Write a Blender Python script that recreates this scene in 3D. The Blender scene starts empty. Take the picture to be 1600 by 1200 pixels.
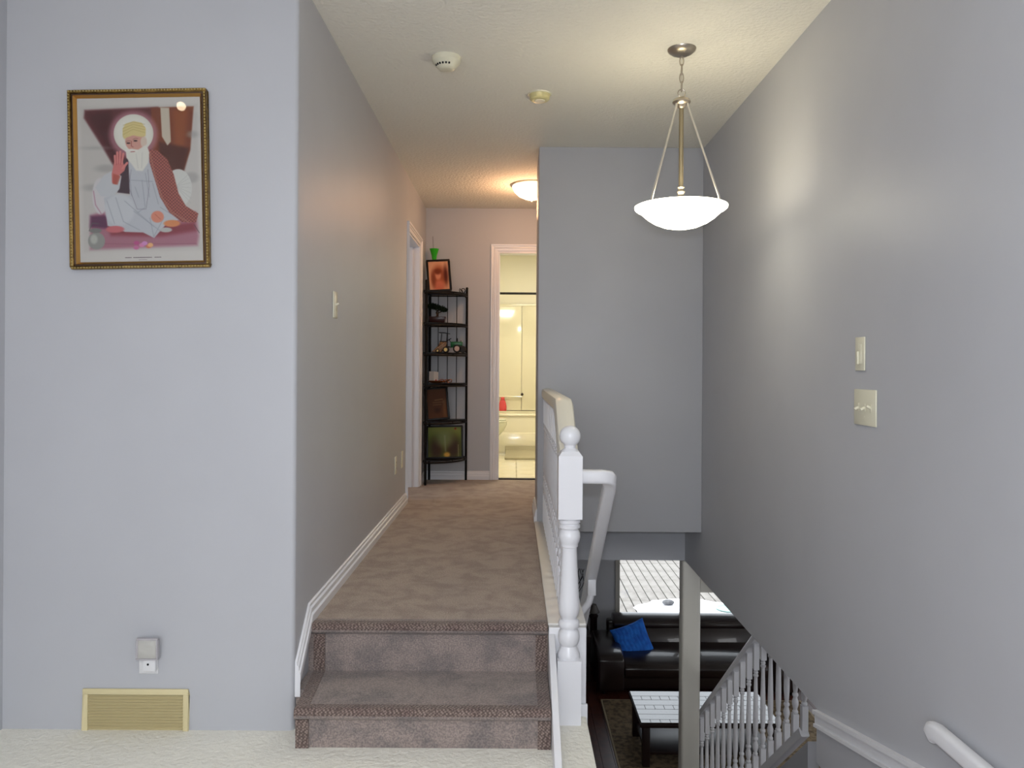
import bpy, bmesh, math, random
import numpy as np
from mathutils import Vector, Matrix, Euler

random.seed(7)
PI = math.pi
scene = bpy.context.scene
C = scene.collection

# ------------------------------------------------------------------ camera
cam_data = bpy.data.cameras.new('camera')
cam = bpy.data.objects.new('camera', cam_data)
C.objects.link(cam)
cam_data.sensor_width = 36.0
cam_data.lens = 27.0
cam_data.shift_x = -3 / 1600
cam_data.shift_y = -24 / 1600
cam_data.clip_start = 0.05
cam.matrix_world = Matrix.Translation((0, 0, 1.0)) @ Matrix.Rotation(PI / 2, 4, 'X') @ Matrix.Rotation(0.0065, 4, 'Z')
scene.camera = cam

# ------------------------------------------------------------------ world, sun, big lights, exposure
world = bpy.data.worlds.new('world')
scene.world = world
world.use_nodes = True
wn = world.node_tree.nodes
wn['Background'].inputs[0].default_value = (0.86, 0.93, 1.0, 1)
wn['Background'].inputs[1].default_value = 2.6
scene.view_settings.view_transform = 'Standard'
scene.view_settings.look = 'None'
scene.view_settings.gamma = 1.0
scene.view_settings.exposure = 0.0
scene.view_settings.use_curve_mapping = False


def lamp(name, kind, loc, energy, color=(1, 1, 1), size=0.1, size_y=None, rot=None, target=None):
    l = bpy.data.lights.new(name, kind)
    l.energy = energy
    l.color = color
    if kind == 'AREA':
        l.size = size
        if size_y:
            l.shape = 'RECTANGLE'
            l.size_y = size_y
    elif kind == 'POINT':
        l.shadow_soft_size = size
    elif kind == 'SUN':
        l.angle = size
    o = bpy.data.objects.new(name, l)
    o.location = loc
    if rot:
        o.rotation_euler = rot
    if target:
        o.rotation_euler = (Vector(target) - Vector(loc)).to_track_quat('-Z', 'Y').to_euler()
    C.objects.link(o)
    return o


lamp('sun', 'SUN', (3, 14, 8), 1.6, (1, 0.97, 0.92), 0.02, target=(2.0, 15.0, -3))
lamp('camera_flash', 'POINT', (0.0, -0.02, 1.12), 77, (0.91, 0.97, 1.06), 0.03)
# daylight falling in through the window of the room behind the camera
lamp('window_daylight', 'AREA', (-0.5, -2.85, 1.15), 31, (0.95, 0.97, 0.98), 2.2, 1.5, target=(-0.5, 3, 1.0))
# added fill light that lifts the dark lower living room; no window there
lamp('living_fill', 'AREA', (5.1, 7.6, -1.5), 22, (0.93, 0.96, 1.0), 1.6, 1.2, target=(0.5, 8.0, -2.2))
# added fill light to brighten the post and the lower balusters
lamp('lower_stair_fill', 'AREA', (4.9, 2.9, -1.0), 38, (0.97, 0.98, 1.0), 2.6, 1.1, target=(1.3, 5.4, -1.3))
# added overhead fill behind the camera, brightens the stair treads
lamp('entry_fill', 'AREA', (-0.3, -0.9, 2.38), 27, (0.98, 0.98, 1.0), 0.6, rot=(0, 0, 0))
# small warm bulbs of the entry ceiling fixture, out of frame on the left
for k_, (bx_, by_, bz_) in enumerate(((-1.70, 1.70, 2.30), (-1.42, 1.62, 2.36), (-1.62, 1.45, 2.05))):
    lamp('entry_bulb', 'POINT', (bx_, by_, bz_), 0.28, (1.0, 0.78, 0.52), 0.022)
# bedroom window daylight, left of the hall
lamp('bedroom_daylight', 'AREA', (-2.9, 5.3, 1.4), 18, (0.82, 0.89, 1.0), 1.2, 1.2, target=(-0.8, 6.45, 1.2))


# ------------------------------------------------------------------ materials
def srgb(r, g, b):
    f = lambda c: (c / 255 / 12.92) if c / 255 <= 0.04045 else ((c / 255 + 0.055) / 1.055) ** 2.4
    return (f(r), f(g), f(b), 1)


def mat(name, col, rough=0.5, metal=0.0, emit=None, strength=0.0, noise=None, bump=None, spec=0.5, coat=0.0, trans=0.0):
    """noise=(scale, colour2, contrast low, high), bump=(scale, strength, distance)"""
    m = bpy.data.materials.new(name)
    m.use_nodes = True
    nt = m.node_tree
    p = nt.nodes['Principled BSDF']
    p.inputs['Base Color'].default_value = col
    p.inputs['Roughness'].default_value = rough
    p.inputs['Metallic'].default_value = metal
    p.inputs['Specular IOR Level'].default_value = spec
    p.inputs['Coat Weight'].default_value = coat
    p.inputs['Transmission Weight'].default_value = trans
    if emit:
        p.inputs['Emission Color'].default_value = emit
        p.inputs['Emission Strength'].default_value = strength
    tc = nt.nodes.new('ShaderNodeTexCoord')
    if noise:
        n = nt.nodes.new('ShaderNodeTexNoise')
        n.inputs['Scale'].default_value = noise[0]
        n.inputs['Detail'].default_value = 6
        nt.links.new(tc.outputs['Object'], n.inputs['Vector'])
        r = nt.nodes.new('ShaderNodeValToRGB')
        r.color_ramp.elements[0].position = noise[2]
        r.color_ramp.elements[1].position = noise[3]
        r.color_ramp.elements[0].color = col
        r.color_ramp.elements[1].color = noise[1]
        nt.links.new(n.outputs['Fac'], r.inputs['Fac'])
        nt.links.new(r.outputs['Color'], p.inputs['Base Color'])
    if bump:
        n = nt.nodes.new('ShaderNodeTexNoise')
        n.inputs['Scale'].default_value = bump[0]
        n.inputs['Detail'].default_value = 4
        nt.links.new(tc.outputs['Object'], n.inputs['Vector'])
        b = nt.nodes.new('ShaderNodeBump')
        b.inputs['Strength'].default_value = bump[1]
        b.inputs['Distance'].default_value = bump[2]
        nt.links.new(n.outputs['Fac'], b.inputs['Height'])
        nt.links.new(b.outputs['Normal'], p.inputs['Normal'])
    return m


WALL = mat('grey_wall_paint', srgb(184, 185, 190), 0.46, noise=(3.0, srgb(181, 182, 187), 0.35, 0.7), bump=(260, 0.06, 0.002), spec=0.38)
WALL_END = mat('grey_wall_paint_hall_end', srgb(181, 182, 186), 0.5, bump=(260, 0.06, 0.002))
CEIL = mat('textured_ceiling_paint', srgb(234, 231, 220), 0.9, bump=(55, 0.55, 0.012))
TRIM = mat('white_trim_paint', srgb(226, 226, 230), 0.28)
TRIM_IVORY = mat('ivory_curb_paint', srgb(216, 213, 208), 0.4)
POSTP = mat('warm_white_post_paint', srgb(222, 219, 210), 0.4)
PLATE = mat('ivory_plastic', srgb(222, 218, 196), 0.3)
PLATE_W = mat('white_plastic', srgb(222, 222, 224), 0.3)
VENT = mat('beige_vent_enamel', srgb(214, 201, 158), 0.45)
VENT_IN = mat('beige_vent_louver_enamel', srgb(200, 186, 142), 0.5)
GOLD = mat('antique_gold', srgb(150, 120, 62), 0.38, 0.65, noise=(60, srgb(96, 74, 40), 0.35, 0.7))
GOLD_HI = mat('bright_gold_bevel', srgb(196, 150, 84), 0.3, 0.8)
GOLD_BEAD = mat('pale_gold_bead', srgb(190, 170, 110), 0.35, 0.6)
NICKEL = mat('brushed_nickel', srgb(190, 180, 165), 0.28, 0.95)
ROD = mat('polished_rod_metal', srgb(232, 226, 214), 0.3, 0.75)
BLACK = mat('black_wrought_iron', srgb(14, 10, 10), 0.5, 0.0, spec=0.2)
BLACKWOOD = mat('black_frame_wood', srgb(18, 12, 11), 0.4, spec=0.25)
DARKHOLE = mat('dark_slot', srgb(20, 20, 20), 0.8)
LEATHER = mat('dark_brown_leather', srgb(38, 26, 25), 0.30, coat=0.5, noise=(8, srgb(30, 20, 20), 0.4, 0.7), bump=(90, 0.12, 0.004))
BLUE = mat('blue_quilted_fabric', srgb(36, 122, 228), 0.85, noise=(14, srgb(28, 100, 206), 0.4, 0.6), bump=(40, 0.3, 0.01))
TABLEWOOD = mat('glossy_dark_tabletop', srgb(52, 36, 34), 0.22, noise=(12, srgb(38, 26, 26), 0.4, 0.7), coat=0.8)
DARKWOOD = mat('dark_table_wood', srgb(36, 22, 20), 0.4)
FLOORWOOD = mat('dark_red_floor_wood', srgb(88, 46, 34), 0.35, noise=(9, srgb(62, 32, 26), 0.35, 0.7))
RUG = mat('beige_rug_pile', srgb(140, 122, 96), 0.95, noise=(18, srgb(96, 80, 62), 0.42, 0.6), bump=(120, 0.5, 0.01))
RUG_EDGE = mat('rug_border', srgb(170, 155, 130), 0.95)
DECK = mat('weathered_deck_wood', srgb(152, 147, 141), 0.8, noise=(5, srgb(122, 116, 110), 0.4, 0.75), bump=(30, 0.2, 0.004))
SNOW = mat('snow_white', srgb(245, 246, 250), 0.8)
STONE = mat('grey_stone', srgb(120, 120, 122), 0.9, noise=(10, srgb(90, 90, 92), 0.4, 0.6))
TRAY = mat('pale_green_plastic', srgb(170, 205, 195), 0.4)
CREAM = mat('cream_acrylic', srgb(238, 232, 206), 0.14, coat=0.4)
CREAM_WALL = mat('cream_bath_wall', srgb(238, 233, 214), 0.45)
TILE = mat('cream_floor_tile', srgb(236, 230, 204), 0.12)
GROUT = mat('tile_grout', srgb(190, 182, 156), 0.8)
PORCELAIN = mat('white_porcelain', srgb(225, 226, 205), 0.12)
MATGREY = mat('grey_bath_mat', srgb(176, 168, 140), 0.95, bump=(120, 0.5, 0.01))
PINK = mat('pink_red_plastic', srgb(228, 84, 88), 0.35)
LIME = mat('lime_green_glass', srgb(50, 200, 30), 0.12, trans=0.25)
POT = mat('brown_glazed_pot', srgb(52, 24, 22), 0.3)
LEAFM = mat('dark_bonsai_leaf', srgb(20, 36, 16), 0.8, spec=0.2)
BARK = mat('bonsai_bark', srgb(60, 42, 28), 0.8)
TGREEN = mat('tractor_green_paint', srgb(22, 98, 50), 0.35)
RUBBER = mat('black_rubber', srgb(22, 20, 20), 0.7)
HUB = mat('pale_wheel_hub', srgb(190, 165, 150), 0.5)
BRASS = mat('aged_brass', srgb(150, 122, 70), 0.35, 0.6)
TOYWOOD = mat('toy_cart_wood', srgb(140, 104, 66), 0.5, noise=(30, srgb(98, 68, 42), 0.4, 0.6))
COPPER = mat('copper_wire', srgb(176, 108, 66), 0.3, 0.8)
CARD = mat('white_card', srgb(225, 215, 205), 0.7)
TEALFR = mat('window_vinyl', srgb(176, 172, 164), 0.5)
FOAM = mat('frosted_shade', srgb(214, 212, 206), 0.35, trans=0.3)
BOWL = mat('lit_alabaster_glass', srgb(255, 250, 235), 0.25, emit=(1.0, 0.93, 0.72, 1), strength=8.0)
BOWL_IN = mat('lit_alabaster_glass_inside', srgb(255, 250, 235), 0.4, emit=(1.0, 0.93, 0.72, 1), strength=1.6)
DOME = mat('lit_dome_glass', srgb(255, 240, 220), 0.3, emit=(1.0, 0.80, 0.56, 1), strength=5.0)


def glass_mat(name, gloss=0.08):
    m = bpy.data.materials.new(name)
    m.use_nodes = True
    nt = m.node_tree
    nt.nodes.clear()
    out = nt.nodes.new('ShaderNodeOutputMaterial')
    mx = nt.nodes.new('ShaderNodeMixShader')
    tr = nt.nodes.new('ShaderNodeBsdfTransparent')
    gl = nt.nodes.new('ShaderNodeBsdfGlossy')
    gl.inputs['Roughness'].default_value = 0.02
    fr = nt.nodes.new('ShaderNodeFresnel')
    fr.inputs['IOR'].default_value = 1.45
    nt.links.new(fr.outputs[0], mx.inputs[0])
    nt.links.new(tr.outputs[0], mx.inputs[1])
    nt.links.new(gl.outputs[0], mx.inputs[2])
    nt.links.new(mx.outputs[0], out.inputs[0])
    return m


GLASS = glass_mat('clear_glass')


def carpet_mat(name, c1, c2, fine, woven=False):
    m = bpy.data.materials.new(name)
    m.use_nodes = True
    nt = m.node_tree
    N, L = nt.nodes, nt.links
    p = N['Principled BSDF']
    p.inputs['Roughness'].default_value = 0.95
    p.inputs['Specular IOR Level'].default_value = 0.15
    p.inputs['Sheen Weight'].default_value = 0.15
    tc = N.new('ShaderNodeTexCoord')
    big = N.new('ShaderNodeTexNoise')
    big.inputs['Scale'].default_value = 8.0
    big.inputs['Detail'].default_value = 8
    big.inputs['Roughness'].default_value = 0.65
    big.inputs['Distortion'].default_value = 0.3
    L.new(tc.outputs['Object'], big.inputs['Vector'])
    r1 = N.new('ShaderNodeValToRGB')
    r1.color_ramp.elements[0].position = 0.40
    r1.color_ramp.elements[1].position = 0.56
    r1.color_ramp.elements[0].color = c1
    r1.color_ramp.elements[1].color = c2
    L.new(big.outputs['Fac'], r1.inputs['Fac'])
    f = N.new('ShaderNodeTexVoronoi' if woven else 'ShaderNodeTexNoise')
    f.inputs['Scale'].default_value = fine
    if woven:
        mp = N.new('ShaderNodeMapping')
        mp.inputs['Rotation'].default_value = (0.6, 0.6, 0.7)
        L.new(tc.outputs['Object'], mp.inputs['Vector'])
        L.new(mp.outputs['Vector'], f.inputs['Vector'])
        fo = f.outputs['Distance']
        f.inputs['Randomness'].default_value = 0.35
    else:
        f.inputs['Detail'].default_value = 3
        L.new(tc.outputs['Object'], f.inputs['Vector'])
        fo = f.outputs['Fac']
    r2 = N.new('ShaderNodeValToRGB')
    r2.color_ramp.elements[0].position = 0.25 if woven else 0.38
    r2.color_ramp.elements[1].position = 0.62
    if woven:
        r2.color_ramp.elements[0].color = (1.05, 1.03, 1.02, 1)
        r2.color_ramp.elements[1].color = (0.38, 0.36, 0.36, 1)
    else:
        r2.color_ramp.elements[0].color = (0.72, 0.72, 0.74, 1)
        r2.color_ramp.elements[1].color = (1.12, 1.1, 1.08, 1)
    L.new(fo, r2.inputs['Fac'])
    mx = N.new('ShaderNodeMix')
    mx.data_type = 'RGBA'
    mx.blend_type = 'MULTIPLY'
    mx.inputs['Factor'].default_value = 1.0
    L.new(r1.outputs['Color'], mx.inputs['A'])
    L.new(r2.outputs['Color'], mx.inputs['B'])
    L.new(mx.outputs['Result'], p.inputs['Base Color'])
    b = N.new('ShaderNodeBump')
    b.inputs['Strength'].default_value = 0.7
    b.inputs['Distance'].default_value = 0.006
    if woven:
        b.invert = True
    L.new(fo, b.inputs['Height'])
    L.new(b.outputs['Normal'], p.inputs['Normal'])
    return m


CARPET = carpet_mat('taupe_carpet_pile', srgb(158, 142, 130), srgb(176, 161, 148), 190)
CARPET_STAIR = carpet_mat('grey_taupe_stair_carpet', srgb(132, 123, 120), srgb(154, 141, 135), 170)
CARPET_EDGE = carpet_mat('woven_carpet_border', srgb(140, 122, 116), srgb(150, 134, 126), 125, woven=True)


def vcol_mat(name, rough=0.5, coat=0.0):
    m = bpy.data.materials.new(name)
    m.use_nodes = True
    nt = m.node_tree
    p = nt.nodes['Principled BSDF']
    a = nt.nodes.new('ShaderNodeVertexColor')
    a.layer_name = 'Col'
    nt.links.new(a.outputs['Color'], p.inputs['Base Color'])
    p.inputs['Roughness'].default_value = rough
    p.inputs['Coat Weight'].default_value = coat
    p.inputs['Specular IOR Level'].default_value = 0.15
    return m


PRINT = vcol_mat('colour_print', 0.6)
PRINT_GLOSS = vcol_mat('glossy_photo_print', 0.55)


# ------------------------------------------------------------------ mesh helpers
class MB:
    def __init__(self):
        self.v = []
        self.f = []

    def add(self, vs, fs):
        n = len(self.v)
        self.v += [tuple(p) for p in vs]
        self.f += [tuple(i + n for i in f) for f in fs]
        return self

    def box(self, x0, x1, y0, y1, z0, z1):
        vs = [(x0, y0, z0), (x1, y0, z0), (x1, y1, z0), (x0, y1, z0), (x0, y0, z1), (x1, y0, z1), (x1, y1, z1), (x0, y1, z1)]
        fs = [(0, 3, 2, 1), (4, 5, 6, 7), (0, 1, 5, 4), (1, 2, 6, 5), (2, 3, 7, 6), (3, 0, 4, 7)]
        return self.add(vs, fs)

    def prism(self, poly, axis, a, b):
        """poly of 2D points; axis 'x': poly=(y,z); 'y': (x,z); 'z': (x,y)"""
        def P(p, t):
            return (t, p[0], p[1]) if axis == 'x' else (p[0], t, p[1]) if axis == 'y' else (p[0], p[1], t)
        n = len(poly)
        vs = [P(p, a) for p in poly] + [P(p, b) for p in poly]
        fs = [tuple(range(n)), tuple(range(2 * n - 1, n - 1, -1))]
        for i in range(n):
            j = (i + 1) % n
            fs.append((i, i + n, j + n, j))
        return self.add(vs, fs)

    def lathe(self, prof, cx=0, cy=0, n=24, cz=0, caps=True):
        """prof: (r, z) bottom to top"""
        vs, fs = [], []
        for r, z in prof:
            for k in range(n):
                a = 2 * PI * k / n
                vs.append((cx + r * math.cos(a), cy + r * math.sin(a), cz + z))
        for i in range(len(prof) - 1):
            for k in range(n):
                k2 = (k + 1) % n
                fs.append((i * n + k, i * n + k2, (i + 1) * n + k2, (i + 1) * n + k))
        if caps:
            fs.append(tuple(range(n - 1, -1, -1)))
            fs.append(tuple((len(prof) - 1) * n + k for k in range(n)))
        return self.add(vs, fs)

    def sweep(self, path, prof, up=(0, 0, 1), closed=False):
        """prof list of (side, up) offsets"""
        P = [Vector(p) for p in path]
        n = len(prof)
        vs, fs = [], []
        N = len(P)
        up0 = Vector(up)
        for i, p in enumerate(P):
            if closed:
                t = (P[(i + 1) % N] - P[i - 1]).normalized()
            else:
                t = (P[min(i + 1, N - 1)] - P[max(i - 1, 0)]).normalized()
            s = t.cross(up0)
            if s.length < 1e-4:
                s = t.cross(Vector((0, 1, 0)))
            s.normalize()
            u = s.cross(t).normalized()
            # mitre correction
            k = 1.0
            if 0 < i < N - 1:
                d1 = (P[i] - P[i - 1]).normalized()
                k = 1 / max(0.6, abs(d1.dot(t)))
            for a, b in prof:
                vs.append(p + s * a * k + u * b * k)
        for i in range(N - 1 if not closed else N):
            j = (i + 1) % N
            for k in range(n):
                k2 = (k + 1) % n
                fs.append((i * n + k, j * n + k, j * n + k2, i * n + k2))
        if not closed:
            fs.append(tuple(range(n)))
            fs.append(tuple((N - 1) * n + k for k in range(n - 1, -1, -1)))
        return self.add(vs, fs)

    def tube(self, path, r, n=8, closed=False, up=(0, 0, 1)):
        return self.sweep(path, [(r * math.cos(2 * PI * k / n), r * math.sin(2 * PI * k / n)) for k in range(n)], up, closed)

    def ellipsoid(self, c, r, nu=16, nv=10):
        vs, fs = [], []
        for i in range(nv + 1):
            th = PI * i / nv
            for k in range(nu):
                a = 2 * PI * k / nu
                vs.append((c[0] + r[0] * math.sin(th) * math.cos(a), c[1] + r[1] * math.sin(th) * math.sin(a), c[2] - r[2] * math.cos(th)))
        for i in range(nv):
            for k in range(nu):
                k2 = (k + 1) % nu
                fs.append((i * nu + k, i * nu + k2, (i + 1) * nu + k2, (i + 1) * nu + k))
        return self.add(vs, fs)

    def xf(self, M):
        self.v = [tuple(M @ Vector(p)) for p in self.v]
        return self

    def build(self, name, m, parent=None, bevel=0.0, seg=2, smooth=True, subsurf=0, **tags):
        me = bpy.data.meshes.new(name)
        me.from_pydata(self.v, [], self.f)
        bm = bmesh.new()
        bm.from_mesh(me)
        bmesh.ops.remove_doubles(bm, verts=bm.verts, dist=1e-6)
        bmesh.ops.recalc_face_normals(bm, faces=bm.faces)
        if bevel > 0:
            es = [e for e in bm.edges if len(e.link_faces) == 2 and e.calc_face_angle(0) > 0.5]
            bmesh.ops.bevel(bm, geom=es, offset=bevel, segments=seg, profile=0.5, affect='EDGES')
        bm.to_mesh(me)
        bm.free()
        if smooth:
            me.polygons.foreach_set('use_smooth', [True] * len(me.polygons))
            me.set_sharp_from_angle(angle=math.radians(38))
        me.materials.append(m)
        o = bpy.data.objects.new(name, me)
        C.objects.link(o)
        if subsurf:
            s = o.modifiers.new('subsurf', 'SUBSURF')
            s.levels = s.render_levels = subsurf
        if parent:
            o.parent = parent
        for k, v in tags.items():
            o[k] = v
        return o


def rrect(w, h, r, n=4):
    """rounded rectangle centred on origin"""
    pts = []
    for cx, cy, a0 in ((w / 2 - r, h / 2 - r, 0), (-w / 2 + r, h / 2 - r, 90), (-w / 2 + r, -h / 2 + r, 180), (w / 2 - r, -h / 2 + r, 270)):
        for k in range(n + 1):
            a = math.radians(a0 + 90 * k / n)
            pts.append((cx + r * math.cos(a), cy + r * math.sin(a)))
    return pts


def box(x0, x1, y0, y1, z0, z1):
    return MB().box(x0, x1, y0, y1, z0, z1)


def thing(name, label, cat, loc=(0, 0, 0), rot=(0, 0, 0), group=None):
    o = bpy.data.objects.new(name, None)
    o.empty_display_size = 0.05
    o.location = loc
    o.rotation_euler = rot
    C.objects.link(o)
    o['label'] = label
    o['category'] = cat
    if group:
        o['group'] = group
    return o


def tag(o, label, cat, group=None):
    o['label'] = label
    o['category'] = cat
    if group:
        o['group'] = group
    return o


def struct(name, mb, m, parent=None, **kw):
    o = mb.build(name, m, parent, **kw)
    if not parent:
        o['kind'] = 'structure'
    return o


def copy_part(src, parent, loc=None, scale=None, name=None):
    c = src.copy()
    C.objects.link(c)
    c.parent = parent
    if loc is not None:
        c.location = loc
    if scale is not None:
        c.scale = scale
    return c


# ------------------------------------------------------------------ setting: dimensions
XL, XR = -0.80, 1.223       # hall left wall, stairwell right wall
YP = 2.82                   # wall with the picture
YF = 6.91                   # hall end wall
ZC = 2.44                   # ceiling
ZN = -0.57                  # floor of the entry level
ZL = -2.80                  # floor of the lower living room
ZLC = -0.355                # ceiling of the lower living room

# ---- ceiling and walls
struct('ceiling', box(-4.2, XR + 0.12, -3.1, 10.0, ZC, ZC + 0.12), CEIL, label='off-white textured ceiling over hall and stairwell')
# wall with the picture, rounded outer corner towards the hall
r = 0.018
pl = [(-4.2, YP), (XL - r, YP)] + [(XL - r + r * math.sin(a), YP + r - r * math.cos(a)) for a in [PI / 2 * k / 6 for k in range(1, 7)]] + [(XL, YP + 0.12), (-4.2, YP + 0.12)]
struct('wall_front_left', MB().prism(pl, 'z', ZN, ZC), WALL)
DY0, DY1, DZ = 5.76, 6.47, 2.03
struct('wall_left', box(XL - 0.12, XL, YP + 0.12, DY0, -0.36, ZC).box(XL - 0.12, XL, DY1, YF, -0.36, ZC).box(XL - 0.12, XL, DY0, DY1, DZ, ZC), WALL)
# hall end wall with bathroom door opening
BX0, BX1, BZ = -0.149, 0.59, 2.054
struct('wall_back', box(XL, BX0, YF, YF + 0.12, -0.36, ZC).box(BX1, XR, YF, YF + 0.12, -0.36, ZC).box(BX0, BX1, YF, YF + 0.12, BZ, ZC), WALL_END)
# right wall: tall over the stairwell, its lower edge stops at the lower ceiling
struct('wall_right', MB().prism([(-3.1, ZN), (3.08, ZN), (3.08, ZLC), (5.48, ZLC), (5.48, -0.3), (YF + 0.12, -0.3), (YF + 0.12, ZC), (-3.1, ZC)], 'x', XR, XR + 0.10), WALL)
struct('wall_stairwell_box', box(0.156, XR, 4.98, 5.48, -0.055, ZC), WALL, bevel=0.004)
struct('wall_entry_left', box(-1.99, -1.87, -3.1, YP, ZN, ZC), WALL)
struct('wall_entry_back', box(-1.99, XR + 0.1, -3.22, -3.1, ZN, 0.3).box(-1.99, XR + 0.1, -3.22, -3.1, 2.0, ZC).box(-1.99, -1.7, -3.22, -3.1, 0.3, 2.0).box(0.7, XR + 0.1, -3.22, -3.1, 0.3, 2.0), WALL)
# ---- upper hall floor
struct('floor', box(XL - 0.12, 0.14, 3.02, 5.48, ZLC + 0.02, 0.0).box(XL - 0.12, XR, 5.48, YF + 0.06, ZLC + 0.02, 0.0), CARPET, label='taupe carpet of the upper hall')
struct('floor_entry', MB().box(-1.87, 0.30, -3.1, YP, ZN - 0.2, ZN).box(0.30, XR, -3.1, 2.70, ZN - 0.2, ZN), CARPET)
# edge of the hall floor over the lower room, closing beams
struct('wall_header', box(0.286, XR + 0.095, 5.455, 5.479, ZLC, -0.056).box(0.286, XR + 0.095, 5.479, 5.60, ZLC, ZLC + 0.019), WALL)
struct('trim_beam', box(XR + 0.125, 4.9, 5.50, 5.62, -0.594, ZLC - 0.001), POSTP)
# side wall of the stairwell under the hall, with its ivory curb
struct('wall_stairwell_left', box(0.142, 0.285, 2.985, 5.60, ZL, 0.0), TRIM_IVORY)
struct('trim_curb', box(0.139, 0.288, 2.984, 4.98, 0.0005, 0.012), TRIM_IVORY, bevel=0.004)
# skirt beside the carpeted steps
struct('trim_stringer', MB().prism([(2.30, ZN), (2.30, -0.36), (2.40, -0.33), (2.70, -0.17), (2.985, -0.015), (2.985, ZN)], 'x', 0.14, 0.165), TRIM, bevel=0.003)
struct('trim_wall_end', MB().box(0.142, 0.287, 2.968, 2.984, ZN, 0.0).box(0.166, 0.292, 2.952, 2.967, ZN, -0.29), TRIM, bevel=0.003)

# ---- carpeted steps (three risers from the entry level)
stair = MB()
TR = [(3.02, 0.0), (2.70, -0.19), (2.38, -0.38)]          # nosing front y, tread z
st_parent = bpy.data.objects.new('staircase', None)
C.objects.link(st_parent)
st_parent['kind'] = 'structure'
SX0, SX1 = XL + 0.002, 0.138


def nose_profile(yn, z, zb, yb):
    """profile (y,z) of one step: rounded nosing at yn, riser set back"""
    rr = 0.02
    arc = [(yn - 0.012 + rr - rr * math.sin(a), z - rr + rr * math.cos(a)) for a in [PI * k / 8 for k in range(9)]]
    return [(yb, z)] + arc + [(yn + 0.018, z - 2 * rr - 0.008), (yn + 0.018, zb), (yb, zb)]


for i, (yn, z) in enumerate(TR):
    zb = z - 0.19
    yb = 3.06 if i == 0 else TR[i - 1][0] + 0.03
    if i == 0:
        yb = 3.055
    sx0 = SX0 if i == 0 else XL + 0.042
    s = MB().prism(nose_profile(yn - 0.02, z + (0.001 if i == 0 else 0), zb, yb), 'x', sx0, SX1)
    if i == 1:
        s.box(XL + 0.002, sx0, YP + 0.02, yb, zb, z)
    s.build('step', CARPET_STAIR, st_parent)
    # woven border strip over the nosing, proud of the pile
    rr = 0.017
    yq = yn - 0.02
    outer = [(yq + 0.028, z + 0.003)] + [(yq - 0.014 + rr - rr * math.sin(a), z + 0.003 - rr + rr * math.cos(a)) for a in [PI * k / 8 for k in range(7)]]
    inner = [(p[0] + 0.004, p[1] - 0.004) for p in outer]
    MB().prism(outer + inner[::-1], 'x', sx0 + 0.001, SX1 - 0.001).build('carpet_border', CARPET_EDGE, st_parent)
    # side strips on riser and tread
    for xa, xb in ((XL + 0.022, XL + 0.066) if i == 0 else (XL + 0.0425, XL + 0.088), (SX1 - 0.046, SX1 - 0.001)):
        t = MB().box(xa, xb, yn - 0.02 + 0.010, yn + 0.02, zb, z - 0.045)
        if xa < -0.5 and i == 0:
            t.prism([(XL + 0.0435, yn - 0.312), (XL + 0.088, yn - 0.312), (xb, yn + 0.009), (xa, yn + 0.009)], 'z', zb, zb + 0.003)
        else:
            t.box(xa, xb, yn - 0.312, yn + 0.009, zb, zb + 0.003)
        t.build('carpet_border', CARPET_EDGE, st_parent)
# strips at the foot of the hall carpet edges

# ---- baseboards, stepped profile
def base_profile(h=0.078):
    return [(0, 0), (0.020, 0), (0.020, h * 0.42), (0.014, h * 0.50), (0.014, h * 0.74), (0.008, h * 0.82), (0.008, h * 0.96), (0.004, h), (0, h)]


def baseboard(name, pts, side, h=0.078, m=TRIM):
    """pts polyline (x,y,z) on wall; side unit vector away from wall"""
    sx, sy = side
    mb = MB()
    pr = base_profile(h)
    n = len(pr)
    vs, fs = [], []
    for p in pts:
        for a, b in pr:
            vs.append((p[0] + sx * a, p[1] + sy * a, p[2] + b))
    for i in range(len(pts) - 1):
        for k in range(n):
            k2 = (k + 1) % n
            fs.append((i * n + k, i * n + k2, (i + 1) * n + k2, (i + 1) * n + k))
    fs.append(tuple(range(n)))
    fs.append(tuple((len(pts) - 1) * n + k for k in range(n - 1, -1, -1)))
    mb.add(vs, fs)
    return struct(name, mb, m)


baseboard('baseboard_left', [(XL, YP + 0.01, -0.215), (XL, YP + 0.012, -0.165), (XL, 3.01, -0.002), (XL, DY0 - 0.062, -0.002)], (1, 0))
baseboard('baseboard_left_far', [(XL, DY1 + 0.068, 0), (XL, YF - 0.004, 0)], (1, 0))
baseboard('baseboard_back', [(XL + 0.02, YF, 0), (BX0 - 0.066, YF, 0)], (0, -1))
baseboard('baseboard_entry', [(-1.87, YP, ZN), (XL - 0.02, YP, ZN)], (0, -1), 0.085)
baseboard('baseboard_hall_right', [(0.156, 4.985, 0.002), (0.156, 5.475, 0.002)], (-1, 0), 0.085, TRIM)
# stair skirt on the right wall
sk = MB()
for (o0, o1, th) in ((0.0, 0.016, 0.020), (0.016, 0.055, 0.010), (0.055, 0.068, 0.016)):
    sk.prism([(3.075, -0.357 - o0), (2.20, -0.155 - o0), (2.20, -0.155 - o1), (3.075, -0.357 - o1)], 'x', XR - th, XR)
struct('trim_stair_skirt', sk, TRIM)

# ---- casings
def casing_profile_box(mb, x0, x1, y, z0, z1, d):
    mb.box(x0, x1, y - d, y, z0, z1)


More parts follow.
